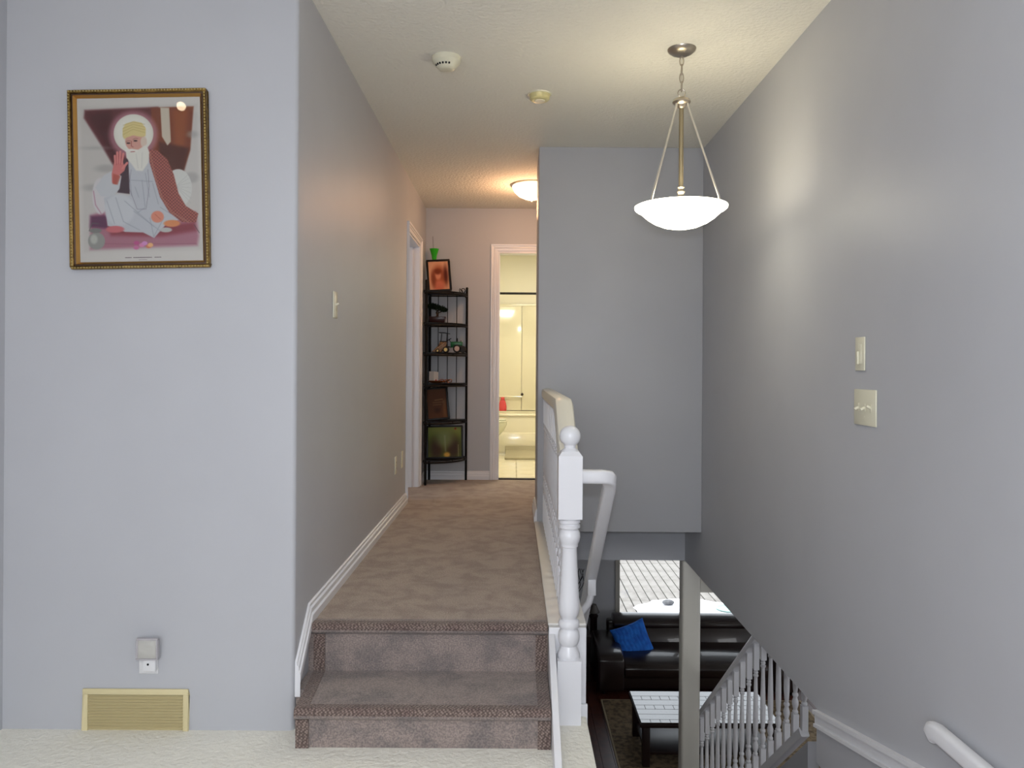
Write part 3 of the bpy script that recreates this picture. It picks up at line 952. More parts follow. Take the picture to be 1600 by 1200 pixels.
for k in range(5):
    ph = random.uniform(0, 6)
    am = random.uniform(0.012, 0.03)
    lean = random.uniform(-0.07, 0.12)
    MB().tube([(lean * t_ + am * math.sin(ph + 9 * t_), 0.04 * math.sin(ph) * t_, 0.34 + 0.42 * t_) for t_ in [j / 12 for j in range(13)]], 0.0045, 5).build('twig', BLACK, vs_)
ph_ = thing('telephone', 'black telephone with a loose grey cord on the sofa arm side', 'telephone', (0.86, 9.43, ZL + 0.551))
MB().box(-0.06, 0.05, -0.03, 0.05, 0, 0.035).build('phone_body', RUBBER, ph_, bevel=0.008)
MB().tube([(-0.055, 0.0, 0.045), (-0.02, 0.0, 0.055), (0.03, 0.0, 0.055), (0.06, 0.0, 0.045)], 0.012, 8).build('handset', RUBBER, ph_)
MB().tube([(0.03, -0.035, 0.004), (0.02, -0.10, 0.004), (-0.03, -0.15, 0.004), (-0.08, -0.13, 0.004), (-0.10, -0.06, 0.004), (-0.08, 0.05, 0.004)], 0.003, 6).build('cord', mat('grey_cord', srgb(150, 148, 146), 0.5), ph_)
tag(MB().box(0.62, 0.68, 9.38, 9.43, ZL + 0.551, ZL + 0.58).build('white_box', PLATE_W, bevel=0.004), 'tiny white box at the front of the end table', 'box')

# ------------------------------------------------------------------ corner shelf unit
ZS = [0.215, 0.547, 0.870, 1.135, 1.392, 1.665]
es = thing('corner_shelf', 'tall black metal six-tier corner shelf with curved fronts', 'shelf', (-0.765, 6.885, 0))
R = 0.335
PR = 0.0105
for (px, py, h) in ((0.012, -0.012, 1.69), (0.015, -R, 1.735), (R + 0.006, -0.012, 1.705)):
    MB().tube([(px, py, 0.0), (px, py, h)], PR, 8).ellipsoid((px, py, h + 0.008), (0.012, 0.012, 0.013), 12, 8).build('post', BLACK, es)
shp = None
for z in ZS:
    if shp is None:
        arc = [(R * 1.02 * math.cos(a), -R * 1.02 * math.sin(a)) for a in [PI / 2 * k / 14 for k in range(15)]]
        poly = [(0.004, -0.004)] + arc
        m_ = MB().prism(poly, 'z', -0.012, 0.0)
        m_.tube([(a * 1.0, b, -0.024) for a, b in arc], 0.008, 6)
        m_.tube([(0.01, -0.008, -0.020), (R, -0.008, -0.020)], 0.006, 6).tube([(0.008, -0.01, -0.020), (0.008, -R, -0.020)], 0.006, 6)
        for k in (0, 14, 7):
            m_.box(arc[k][0] - 0.008, arc[k][0], arc[k][1], arc[k][1] + 0.008, -0.02, 0.0)
        shp = m_.build('shelf', BLACK, es)
        shp.location = (0, 0, z)
    else:
        copy_part(shp, es, (0, 0, z))
rod = MB().tube([(0, 0, ZS[1]), (0, 0, ZS[5] - 0.01)], 0.0033, 6).build('rod', BLACK, es)
rod.location = (0.085, -0.008, 0)
for x in (0.168, 0.25):
    copy_part(rod, es, (x, -0.008, 0))
for y in (-0.085, -0.168, -0.25):
    copy_part(rod, es, (0.008, y, 0))


def scroll(cx, cz, s, r0=0.028):
    return [(cx + s * (r0 * (1 - t_) + 0.004) * math.cos(t_ * 9 + 2.6), 0, cz + (r0 * (1 - t_) + 0.004) * math.sin(t_ * 9 + 2.6)) for t_ in [k / 22 for k in range(23)]]


sc = MB().tube([(R - 0.004, -0.014, 1.632), (R - 0.02, -0.014, 1.66)] + [(x, -0.014, z) for x, _, z in scroll(R - 0.032, 1.698, 1)], 0.0035, 6, up=(0, 1, 0)).build('scroll', BLACK, es)
MB().tube([(0.014, -R + 0.006, 1.66)] + [(0.014, -(x), z) for x, _, z in scroll(R - 0.032, 1.698, 1)], 0.0035, 6, up=(1, 0, 0)).build('scroll', BLACK, es)


# ------------------------------------------------------------------ printed pictures (colour attribute on a grid)
def raster(W, H, nx, ny, base, layers):
    """layers in a W x H space (y down); returns linear RGB array [ny,nx,3]"""
    X, Y = np.meshgrid((np.arange(nx) + 0.5) / nx * W, (np.arange(ny) + 0.5) / ny * H)
    img = np.zeros((ny, nx, 3)) + np.array(base)
    rng = np.random.RandomState(5)
    for L in layers:
        kind, geo, col, soft = L[:4]
        op = L[4] if len(L) > 4 else 1.0
        if kind == 'ell':
            cx, cy, rx, ry = geo
            d = (np.sqrt(((X - cx) / rx) ** 2 + ((Y - cy) / ry) ** 2) - 1) * min(rx, ry)
        elif kind == 'line':
            d = np.full(X.shape, 1e9)
            wd_ = geo[0]
            for (x0, y0), (x1, y1) in zip(geo[1][:-1], geo[1][1:]):
                dx, dy = x1 - x0, y1 - y0
                t_ = np.clip(((X - x0) * dx + (Y - y0) * dy) / (dx * dx + dy * dy + 1e-9), 0, 1)
                d = np.minimum(d, np.hypot(X - x0 - t_ * dx, Y - y0 - t_ * dy))
            d = d - wd_
        else:
            P = geo
            d = np.full(X.shape, 1e9)
            inside = np.zeros(X.shape, bool)
            for (x0, y0), (x1, y1) in zip(P, P[1:] + P[:1]):
                dx, dy = x1 - x0, y1 - y0
                t_ = np.clip(((X - x0) * dx + (Y - y0) * dy) / (dx * dx + dy * dy + 1e-9), 0, 1)
                d = np.minimum(d, np.hypot(X - x0 - t_ * dx, Y - y0 - t_ * dy))
                if y0 != y1:
                    inside ^= ((y0 > Y) != (y1 > Y)) & (X < dx * (Y - y0) / dy + x0)
            d = np.where(inside, -d, d)
        a = np.clip(0.5 - d / max(soft, 0.5), 0, 1)
        a = a * a * (3 - 2 * a) * op
        if kind == 'dots':
            pass
        c = np.array(col, float)
        if len(L) > 5 and L[5]:       # mottled pattern
            pat = (np.sin(X * L[5]) * np.sin(Y * L[5] + 0.7 * np.sin(X * L[5] * 0.3)) + 1) / 2
            c = c[None, None, :] * (0.8 + 0.55 * pat[..., None])
        img = img * (1 - a[..., None]) + c * a[..., None]
    s = np.clip(img / 255, 0, 1)
    return np.where(s <= 0.04045, s / 12.92, ((s + 0.055) / 1.055) ** 2.4)


def print_mesh(name, w, h, nx, ny, rgb, m, parent, y=0.0, z0=0.0, **kw):
    """vertical sheet facing -Y, bottom centre at (0,y,z0)"""
    xs = np.linspace(-w / 2, w / 2, nx + 1)
    zs = np.linspace(h, 0, ny + 1)
    V = np.array([(x, y, z0 + z) for z in zs for x in xs])
    idx = np.arange(nx * ny)
    r_, c_ = idx // nx, idx % nx
    a = r_ * (nx + 1) + c_
    F = np.stack([a, a + nx + 1, a + nx + 2, a + 1], 1)
    me = bpy.data.meshes.new(name)
    me.from_pydata(V.tolist(), [], F.tolist())
    col = me.color_attributes.new('Col', 'FLOAT_COLOR', 'CORNER')
    data = np.ones((nx * ny, 4, 4), np.float32)
    data[:, :, :3] = rgb.reshape(-1, 1, 3)
    col.data.foreach_set('color', data.ravel())
    me.materials.append(m)
    o = bpy.data.objects.new(name, me)
    C.objects.link(o)
    o.parent = parent
    for k, v in kw.items():
        o[k] = v
    return o


def frame_bars(mb, W, H, wd_, y0, y1, inset=0.0):
    a, b = W / 2 - inset, inset
    mb.box(-a, a, y0, y1, b, b + wd_)
    mb.box(-a, a, y0, y1, H - b - wd_, H - b)
    mb.box(-a, -a + wd_, y0, y1, b + wd_, H - b - wd_)
    mb.box(a - wd_, a, y0, y1, b + wd_, H - b - wd_)
    return mb


# --- the large gilt-framed picture
PWd, PHt = 0.505, 0.652
pc = thing('framed_picture', 'gold-framed print of a white-robed bearded man seated with a halo', 'picture', (-1.365, YP - 0.001, 1.357), (math.radians(0.6), math.radians(-1.3), 0))
frame_bars(MB(), PWd, PHt, 0.011, -0.022, -0.002).build('outer_frame', GOLD, pc, bevel=0.003)
g = MB()
for (wi, i0, yy0) in ((0.007, 0.012, -0.017),):
    frame_bars(g, PWd, PHt, wi, yy0, -0.002, i0)
g.build('middle_moulding', mat('dark_gold_moulding', srgb(88, 66, 52), 0.45, 0.4), pc, bevel=0.002)
# bright inner bevel, mitred
g = MB()
o_, i_ = 0.019, 0.027
for k in range(4):
    pass
O = [(-PWd / 2 + o_, o_), (PWd / 2 - o_, o_), (PWd / 2 - o_, PHt - o_), (-PWd / 2 + o_, PHt - o_)]
I = [(-PWd / 2 + i_, i_), (PWd / 2 - i_, i_), (PWd / 2 - i_, PHt - i_), (-PWd / 2 + i_, PHt - i_)]
for k in range(4):
    k2 = (k + 1) % 4
    g.add([(O[k][0], -0.018, O[k][1]), (O[k2][0], -0.018, O[k2][1]), (I[k2][0], -0.007, I[k2][1]), (I[k][0], -0.007, I[k][1]),
           (O[k][0], -0.003, O[k][1]), (O[k2][0], -0.003, O[k2][1]), (I[k2][0], -0.003, I[k2][1]), (I[k][0], -0.003, I[k][1])],
          [(0, 1, 2, 3), (7, 6, 5, 4), (0, 4, 5, 1), (1, 5, 6, 2), (2, 6, 7, 3), (3, 7, 4, 0)])
g.build('inner_bevel', GOLD_HI, pc, smooth=False)
g = MB()
nb = 46
for k in range(nb):
    x = -PWd / 2 + 0.006 + (PWd - 0.012) * k / (nb - 1)
    for z in (0.0055, PHt - 0.0055):
        g.ellipsoid((x, -0.0225, z), (0.0038, 0.003, 0.003), 6, 4)
nb = 60
for k in range(1, nb - 1):
    z = 0.006 + (PHt - 0.012) * k / (nb - 1)
    for x in (-PWd / 2 + 0.0055, PWd / 2 - 0.0055):
        g.ellipsoid((x, -0.0225, z), (0.003, 0.003, 0.0038), 6, 4)
g.build('beading', GOLD_BEAD, pc, kind='stuff')

LY = []
A = LY.append
A(('poly', [(160, 170), (820, 165), (830, 1010), (165, 1015)], (176, 172, 166), 30, 0.5))
A(('poly', [(185, 190), (600, 178), (640, 420), (560, 500), (345, 520), (275, 395), (180, 235)], (92, 40, 44), 20))
A(('poly', [(200, 215), (330, 200), (380, 420), (345, 500), (290, 380)], (70, 26, 28), 40, 0.8))
A(('poly', [(560, 182), (800, 178), (776, 430), (735, 558), (665, 548), (560, 420)], (118, 58, 34), 14))
A(('poly', [(680, 200), (770, 190), (745, 400), (690, 430)], (150, 84, 40), 50, 0.7))
A(('poly', [(600, 380), (770, 420), (735, 555), (670, 548), (600, 470)], (70, 30, 22), 30, 0.8))
A(('poly', [(612, 182), (662, 184), (668, 380), (648, 402), (618, 350)], (188, 178, 160), 8))
for (x, y, rx, ry) in ((230, 640, 60, 20), (240, 410, 60, 8), (300, 530, 60, 22), (780, 590, 40, 30), (790, 340, 30, 20)):
    A(('ell', (x, y, rx, ry), (150, 146, 142), 26, 0.6))
A(('ell', (458, 335, 138, 138), (168, 118, 128), 40, 0.8))
A(('ell', (458, 330, 112, 112), (206, 204, 192), 6))
A(('ell', (458, 330, 98, 98), (216, 214, 204), 26, 0.7))
A(('poly', [(205, 800), (300, 770), (800, 790), (815, 930), (805, 985), (200, 1000)], (158, 100, 116), 30, 0.9))
A(('poly', [(290, 850), (690, 860), (790, 850), (800, 900), (600, 930), (320, 920)], (128, 50, 58), 34, 0.85))
A(('poly', [(205, 805), (300, 800), (300, 880), (200, 870)], (80, 36, 70), 26, 0.8))
A(('line', (1.5, [(280, 968), (800, 975)]), (120, 70, 86), 3, 0.5))
A(('ell', (262, 690, 44, 105), (196, 192, 192), 8))
A(('line', (3, [(225, 660), (235, 740), (265, 790)]), (160, 100, 120), 6, 0.6))
A(('ell', (705, 650, 76, 110), (196, 196, 190), 6))
for k in range(7):
    A(('line', (1, [(690, 640), (775, 560 + 30 * k)]), (160, 160, 156), 3, 0.6))
A(('poly', [(418, 470), (440, 560), (430, 680), (360, 670), (380, 580), (350, 520)], (70, 50, 58), 10))
A(('poly', [(330, 545), (385, 575), (372, 650), (330, 695), (265, 690), (235, 640), (285, 570)], (186, 188, 190), 7))
A(('poly', [(425, 470), (545, 455), (590, 560), (625, 700), (690, 770), (730, 830), (640, 850), (562, 938), (500, 905), (400, 900), (300, 862), (283, 700), (350, 680), (430, 690)], (180, 182, 186), 8))
A(('ell', (370, 770, 85, 90), (192, 194, 196), 20, 0.8))
for P in ([(430, 560), (440, 690)], [(500, 600), (515, 760), (470, 790)], [(560, 620), (590, 740)], [(300, 720), (340, 850)], [(350, 700), (390, 840), (480, 890)], [(400, 720), (560, 870)],
          [(450, 780), (600, 900)], [(540, 820), (560, 930)], [(620, 820), (560, 930)], [(440, 600), (560, 610)], [(460, 640), (480, 700)], [(600, 760), (660, 800)], [(520, 560), (540, 700)]):
    A(('line', (2.0, P), (146, 148, 156), 7, 0.75))
A(('line', (1.2, [(440, 540), (425, 640), (470, 770), (520, 770), (540, 640), (535, 540)]), (110, 100, 110), 3, 0.7))
A(('poly', [(540, 422), (590, 430), (645, 480), (680, 570), (705, 680), (745, 755), (815, 800), (800, 852), (720, 848), (650, 790), (600, 700), (570, 590), (545, 500)], (132, 74, 66), 8, 1.0, 0.33))
A(('line', (4, [(548, 440), (575, 580), (610, 700), (665, 790), (760, 850)]), (168, 116, 100), 6, 0.6))
A(('poly', [(330, 560), (345, 495), (352, 480), (392, 485), (400, 510), (412, 515), (402, 545), (372, 570), (352, 625), (330, 612)], (196, 116, 112), 6))
for (xa, ya, xb, yb) in ((352, 500, 350, 458), (364, 495, 364, 438), (376, 495, 381, 434), (387, 500, 398, 446)):
    A(('line', (6.5, [(xa, ya), (xb, yb)]), (206, 128, 122), 4))
for (xa, ya, xb, yb) in ((358, 510, 357, 462), (370, 505, 372, 448), (382, 508, 389, 452)):
    A(('line', (1.2, [(xa, ya), (xb, yb)]), (140, 62, 66), 3, 0.9))
A(('line', (6.5, [(392, 530), (418, 500)]), (206, 128, 122), 4))
A(('poly', [(338, 560), (380, 575), (362, 625), (334, 620)], (168, 80, 66), 10, 0.8))
A(('ell', (466, 372, 56, 62), (198, 150, 136), 8))
A(('ell', (515, 380, 18, 32), (204, 186, 170), 8))
A(('poly', [(412, 425), (450, 428), (480, 425), (530, 395), (545, 440), (538, 500), (505, 548), (468, 545), (438, 500), (415, 470)], (210, 208, 198), 8))
A(('line', (2, [(470, 450), (480, 530)]), (184, 182, 176), 6, 0.7))
A(('line', (2, [(505, 440), (500, 530)]), (184, 182, 176), 6, 0.7))
A(('line', (6, [(412, 428), (445, 424), (478, 430)]), (214, 212, 204), 5))
A(('poly', [(396, 345), (397, 300), (415, 272), (460, 258), (505, 268), (528, 300), (526, 345), (500, 350), (455, 340), (420, 352), (405, 362)], (206, 190, 132), 7))
for k in range(4):
    A(('line', (1.6, [(400, 335 - 18 * k), (455, 305 - 14 * k), (522, 325 - 16 * k)]), (176, 158, 98), 4, 0.7))
for (x, y) in ((428, 385), (468, 372)):
    A(('ell', (x, y, 11, 5), (70, 50, 50), 4))
    A(('line', (1.6, [(x - 14, y - 8), (x, y - 15), (x + 14, y - 12)]), (130, 90, 80), 4, 0.8))
A(('line', (2.2, [(446, 375), (444, 402), (454, 408)]), (150, 80, 76), 4, 0.8))
A(('line', (2.0, [(440, 436), (462, 434)]), (150, 70, 70), 4, 0.9))
A(('ell', (583, 815, 36, 34), (204, 132, 108), 8))
A(('line', (1.5, [(570, 800), (600, 830)]), (160, 84, 70), 4, 0.7))
A(('ell', (342, 884, 52, 20), (190, 104, 108), 8))
A(('ell', (664, 855, 46, 20), (204, 132, 84), 8))
A(('ell', (630, 892, 34, 14), (176, 176, 172), 6))
A(('ell', (236, 950, 48, 50), (142, 142, 136), 6))
A(('ell', (222, 940, 20, 26), (184, 184, 176), 16, 0.8))
A(('ell', (232, 890, 34, 14), (120, 120, 116), 5))
A(('line', (2, [(196, 890), (215, 845), (250, 850)]), (90, 90, 88), 4))
for (x, y, c) in ((462, 965, (178, 84, 130)), (492, 978, (206, 130, 170)), (460, 992, (190, 110, 150)), (530, 985, (196, 120, 90)), (540, 978, (220, 170, 120)), (508, 968, (200, 140, 190))):
    A(('ell', (x, y, 16, 12), c, 6))
A(('line', (1.5, [(790, 865), (818, 912)]), (70, 60, 60), 4))
rnd = random.Random(4)
x = 398
while x < 592:
    w_ = rnd.uniform(3, 9)
    if not (432 < x < 442 or 548 < x < 556):
        A(('line', (2.2, [(x, 1050), (x + w_, 1050)]), (86, 72, 78), 3, 0.85))
    x += w_ + 5
A(('line', (1.6, [(474, 1063), (518, 1063)]), (120, 108, 110), 3, 0.7))
off = (138, 118)
W_, H_ = 705, 960
LY2 = []
for L in LY:
    g_ = L[1]
    if L[0] == 'ell':
        g2 = (g_[0] - off[0], g_[1] - off[1], g_[2], g_[3])
    elif L[0] == 'line':
        g2 = (g_[0], [(a - off[0], b - off[1]) for a, b in g_[1]])
    else:
        g2 = [(a - off[0], b - off[1]) for a, b in g_]
    LY2.append((L[0], g2) + L[2:])
rgb = raster(W_, H_, 230, 300, (196, 192, 186), LY2)
print_mesh('print', PWd - 0.048, PHt - 0.048, 230, 300, rgb, PRINT, pc, y=-0.004, z0=0.024, label='printed picture of a seated bearded man in white')
MB().box(-PWd / 2 + 0.026, PWd / 2 - 0.026, -0.0065, -0.0055, 0.026, PHt - 0.026).build('glass_pane', GLASS, pc)


def table_frame(name, label, w, h, loc, rot, base, layers, bar=0.016, nx=60, ny=70):
    t = thing(name, label, 'picture frame', loc, rot)
    frame_bars(MB(), w, h, bar, -0.016, 0.0).build('frame', BLACKWOOD, t, bevel=0.003)
    MB().box(-w / 2 + 0.004, w / 2 - 0.004, -0.004, -0.001, 0.004, h - 0.004).build('backing', DARKHOLE, t)
    rgb_ = raster(100, 100, nx, ny, base, layers)
    print_mesh('photo', w - 2 * bar + 0.004, h - 2 * bar + 0.004, nx, ny, rgb_, PRINT_GLOSS, t, y=-0.006, z0=bar - 0.002)
    return t


D2 = math.radians
table_frame('photo_frame', 'black-framed portrait in orange-brown tones on the top shelf', 0.205, 0.285, (-0.648, 6.69, 1.667), (D2(-8), D2(-4), D2(8)),
            (214, 156, 122), [('ell', (50, 55, 34, 38), (150, 78, 50), 30), ('ell', (45, 48, 15, 17), (208, 136, 104), 10), ('ell', (45, 36, 18, 10), (120, 56, 34), 10), ('ell', (84, 50, 10, 30), (84, 34, 24), 16), ('ell', (48, 85, 26, 20), (196, 110, 84), 20), ('ell', (22, 62, 10, 24), (130, 66, 44), 16)])
table_frame('photo_frame', 'dark-framed certificate in brown tones on the second-lowest shelf', 0.20, 0.285, (-0.655, 6.69, 0.549), (D2(-8), D2(-5), D2(8)),
            (88, 54, 33), [('line', (1, [(40, 38), (80, 36)]), (150, 112, 76), 4), ('line', (1, [(30, 46), (84, 46)]), (130, 94, 62), 4), ('line', (1, [(30, 54), (70, 54)]), (130, 94, 62), 4), ('ell', (50, 74, 14, 8), (70, 40, 28), 14), ('poly', [(80, 40), (92, 40), (92, 95), (80, 95)], (126, 88, 54), 20, 0.7)])
table_frame('photo_frame', 'wide black-framed green landscape picture on the lowest shelf', 0.315, 0.285, (-0.592, 6.655, 0.217), (D2(-8), D2(-1.5), D2(2)),
            (92, 106, 44), [('ell', (50, 5, 60, 30), (140, 144, 76), 40, 0.8), ('ell', (25, 72, 20, 36), (64, 40, 30), 30, 0.9), ('ell', (75, 70, 20, 38), (60, 38, 30), 30, 0.9), ('ell', (50, 40, 24, 26), (128, 138, 92), 30, 0.7), ('line', (1.5, [(50, 30), (52, 80)]), (170, 176, 150), 8, 0.5),
                             ('ell', (56, 92, 9, 8), (206, 160, 70), 8), ('ell', (82, 6, 3, 3), (130, 30, 20), 3), ('line', (1, [(90, 60), (90, 98)]), (190, 190, 140), 3, 0.5)], nx=90, ny=80, bar=0.014)

# lime vase behind the portrait
lv = thing('lime_vase', 'lime green flared vase with a twig, behind the top-shelf portrait', 'vase', (-0.712, 6.80, 1.667))
MB().lathe([(0.035, 0.0), (0.036, 0.006), (0.012, 0.02), (0.010, 0.20), (0.016, 0.27), (0.024, 0.33), (0.040, 0.385), (0.042, 0.388), (0.037, 0.382), (0.02, 0.33), (0.011, 0.27), (0.001, 0.25)], n=24, caps=False).build('vase_body', LIME, lv)
MB().tube([(0, 0, 0.25), (-0.008, 0.0, 0.38), (-0.014, 0.005, 0.50)], 0.0015, 5).build('twig', BARK, lv)

# bonsai
bs = thing('bonsai', 'small dark artificial bonsai in a brown tray pot', 'plant', (-0.672, 6.72, ZS[4] + 0.001))
b = MB()
b.add([(-0.058, -0.035, 0), (0.058, -0.035, 0), (0.058, 0.035, 0), (-0.058, 0.035, 0), (-0.072, -0.045, 0.05), (0.072, -0.045, 0.05), (0.072, 0.045, 0.05), (-0.072, 0.045, 0.05)],
      [(0, 3, 2, 1), (4, 5, 6, 7), (0, 1, 5, 4), (1, 2, 6, 5), (2, 3, 7, 6), (3, 0, 4, 7)])
b.box(-0.075, 0.075, -0.048, 0.048, 0.046, 0.056)
b.build('pot', POT, bs, bevel=0.003)
MB().tube([(-0.012, 0, 0.05), (0.0, 0, 0.07), (-0.008, 0, 0.09), (0.0, 0, 0.115)], 0.008, 8).tube([(-0.004, 0, 0.085), (0.03, 0, 0.098), (0.055, 0, 0.115)], 0.004, 6).build('trunk', BARK, bs)
lf = MB()
rnd = random.Random(2)
for k in range(1500):
    cx, cz, rx, rz = rnd.choice([(-0.035, 0.145, 0.065, 0.026), (0.01, 0.135, 0.06, 0.022), (0.055, 0.118, 0.038, 0.018), (-0.05, 0.155, 0.045, 0.022)])
    while True:
        u, v, w_ = rnd.uniform(-1, 1), rnd.uniform(-1, 1), rnd.uniform(-1, 1)
        if u * u + v * v + w_ * w_ < 1:
            break
    c = Vector((cx + rx * u, 0.04 * v, cz + rz * w_))
    e = [Vector((rnd.uniform(-1, 1), rnd.uniform(-1, 1), rnd.uniform(-1, 1))).normalized() * 0.0085 for _ in range(3)]
    lf.add([c + e[0], c + e[1], c + e[2]], [(0, 1, 2)])
lf.build('foliage', LEAFM, bs, smooth=False, kind='stuff')


def wheel(mb, c, r_, w_, n=20):
    mb.tube([(c[0], c[1] - w_ / 2, c[2]), (c[0], c[1] + w_ / 2, c[2])], r_, n)
    return mb


# toy tractor (faces left towards the cart)
tt = thing('toy_tractor', 'green toy tractor with pale wheel hubs', 'toy tractor', (-0.508, 6.76, ZS[3] + 0.001), (0, 0, 0))
MB().box(-0.05, 0.055, -0.018, 0.018, 0.062, 0.098).box(-0.05, 0.03, -0.012, 0.012, 0.045, 0.064).build('hood', TGREEN, tt, bevel=0.005)
MB().box(0.02, 0.06, -0.03, 0.03, 0.040, 0.060).build('fender', TGREEN, tt, bevel=0.003)
MB().tube([(0.008, 0, 0.096), (0.008, 0, 0.128)], 0.004, 8).tube([(0.04, 0, 0.098), (0.04, 0, 0.11)], 0.003, 8).build('exhaust_pipe', BLACK, tt)
MB().tube([(-0.045, 0, 0.08), (-0.062, 0, 0.115)], 0.003, 6).tube([(-0.062 + 0.018 * math.cos(a) * 0.9, 0.018 * math.sin(a), 0.117 + 0.009 * math.cos(a)) for a in [2 * PI * k / 14 for k in range(14)]], 0.0028, 6, closed=True).build('steering_wheel', BLACK, tt)
MB().box(-0.085, -0.06, -0.014, 0.014, 0.050, 0.056).box(-0.09, -0.084, -0.014, 0.014, 0.05, 0.075).tube([(-0.05, 0, 0.05), (-0.075, 0, 0.05)], 0.004, 6).build('seat', BLACK, tt)
for (x, r_) in ((0.008, 0.036), (0.055, 0.031)):
    for s in (-1, 1):
        w1 = wheel(MB(), (x, s * 0.033, r_), r_, 0.016).build('wheel', RUBBER, tt, bevel=0.002)
        wheel(MB(), (x, s * 0.038, r_), r_ * (0.62 if x < 0.03 else 0.4), 0.010).build('hub', HUB if x < 0.03 else RUBBER, w1)
# toy cart with canopy
tc_ = thing('toy_cart', 'wooden model cart with a thin black canopy, left of the tractor', 'toy cart', (-0.635, 6.72, ZS[3] + 0.001))
MB().prism([(-0.085, 0.005), (0.0, 0.005), (0.04, 0.06), (0.045, 0.095), (-0.01, 0.095), (-0.025, 0.06)], 'y', -0.03, 0.03).build('cart_body', TOYWOOD, tc_, bevel=0.003)
MB().box(-0.015, 0.05, -0.033, 0.033, 0.093, 0.10).build('seat', BLACK, tc_, bevel=0.003)
cp = MB()
for (x, x2) in ((-0.005, 0.002), (0.045, 0.05)):
    for y_ in (-0.028, 0.028):
        cp.tube([(x, y_, 0.098), (x2, y_, 0.168)], 0.0022, 6)
cp.build('canopy_post', BLACK, tc_, kind='stuff')
MB().prism([(-0.02, 0.172), (0.03, 0.170), (0.072, 0.162), (0.075, 0.166), (0.03, 0.176), (-0.02, 0.178)], 'y', -0.034, 0.034).build('canopy', BLACK, tc_)
for x, r_ in ((0.04, 0.026), (-0.03, 0.016)):
    for s in (-1, 1):
        w1 = wheel(MB(), (x, s * 0.038, r_), r_, 0.010).build('wheel', RUBBER, tc_, bevel=0.002)
        wheel(MB(), (x, s * 0.041, r_), r_ * 0.6, 0.010).build('hub', BRASS, w1)
for y_ in (-0.034, 0.034):
    MB().tube([(-0.07, y_, 0.01), (-0.02, y_, 0.045), (0.03, y_, 0.085)], 0.0035, 6).build('side_rail', mat('pale_cart_rail', srgb(180, 150, 120), 0.4), tc_)

# card and copper ornament on the third shelf from below
cd = thing('greeting_card', 'small white folded card with a red figure', 'card', (-0.70, 6.74, ZS[2] + 0.001))
MB().add([(-0.045, 0.0, 0), (0.0, -0.02, 0), (0.035, 0.005, 0), (-0.045, 0.012, 0.10), (0.0, -0.008, 0.10), (0.035, 0.017, 0.095),
          (-0.045, 0.002, 0), (0.0, -0.018, 0), (0.035, 0.007, 0), (-0.045, 0.014, 0.10), (0.0, -0.006, 0.10), (0.035, 0.019, 0.095)],
         [(0, 1, 4, 3), (1, 2, 5, 4), (6, 9, 10, 7), (7, 10, 11, 8), (3, 4, 10, 9), (4, 5, 11, 10), (0, 3, 9, 6), (2, 8, 11, 5), (0, 6, 7, 1), (1, 7, 8, 2)]).build('card', CARD, cd, smooth=False)
MB().ellipsoid((0.018, -0.012, 0.018), (0.007, 0.003, 0.014), 8, 6).build('figure', PINK, cd)
co = thing('wire_dish', 'copper-coloured oval dish with looped handles', 'dish', (-0.645, 6.68, ZS[2] + 0.001))
dd = MB().lathe([(0.0005, 0.002), (0.03, 0.002), (0.046, 0.010), (0.055, 0.02), (0.057, 0.019), (0.048, 0.008), (0.03, 0.0), (0.0005, 0.0)], n=24, caps=False)
dd.v = [(x * 1.3 - 0.03, y_ * 0.7, z) for x, y_, z in dd.v]
dd.build('bowl', COPPER, co)
for k in range(4):
    cx = 0.02 + 0.022 * k
    MB().tube([(cx + 0.022 * math.cos(a), 0.01 * math.sin(a) - 0.005 * k, 0.019 + 0.012 * math.sin(a + k)) for a in [2 * PI * j / 16 for j in range(16)]], 0.003, 6, closed=True).build('loop', COPPER, co)

# ------------------------------------------------------------------ lamps and ceiling devices
# pendant
pd = thing('pendant_light', 'brushed nickel pendant with a glowing white glass bowl', 'pendant lamp', (0.745, 3.45, ZC))
MB().lathe([(0.022, -0.030), (0.034, -0.026), (0.050, -0.018), (0.062, -0.008), (0.064, 0.0)], n=32).build('canopy', NICKEL, pd)
ch = MB()
zc = -0.030
k = 0
ln = None
while zc > -0.175:
    pts = [(0.0085 * math.cos(a), 0.0, -0.023 + 0.023 * math.sin(a)) for a in [2 * PI * j / 14 for j in range(14)]]
    if ln is None:
        ln = MB().tube(pts, 0.0026, 6, closed=True, up=(0, 1, 0)).build('chain_link', NICKEL, pd)
        ln.location = (0, 0, zc)
    else:
        c = copy_part(ln, pd, (0, 0, zc))
        c.rotation_euler = (0, 0, PI / 2 * (k % 2))
    zc -= 0.0385
    k += 1
MB().tube([(0.003, 0.002, -0.03), (-0.004, -0.002, -0.10), (0.004, 0.0, -0.19)], 0.0016, 6).build('wire', NICKEL, pd)
MB().tube([(0.017 * math.cos(a), 0, -0.198 + 0.017 * math.sin(a)) for a in [2 * PI * j / 20 for j in range(20)]], 0.0025, 8, closed=True, up=(0, 1, 0)).build('loop', NICKEL, pd)
MB().lathe([(0.010, -0.268), (0.018, -0.262), (0.022, -0.252), (0.038, -0.244), (0.041, -0.238), (0.036, -0.228), (0.020, -0.218), (0.008, -0.214)], n=28).build('hub', NICKEL, pd)
RB = 0.208
zrim = -0.712
for az in (218, 315, 79):
    a = math.radians(az)
    d = Vector((math.cos(a), math.sin(a), 0))
    MB().tube([d * 0.033 + Vector((0, 0, -0.25)), d * 0.036 + Vector((0, 0, -0.27)), d * 0.19 + Vector((0, 0, zrim + 0.025)), d * 0.196 + Vector((0, 0, zrim - 0.008))], 0.0046, 8).build('rod', ROD, pd)
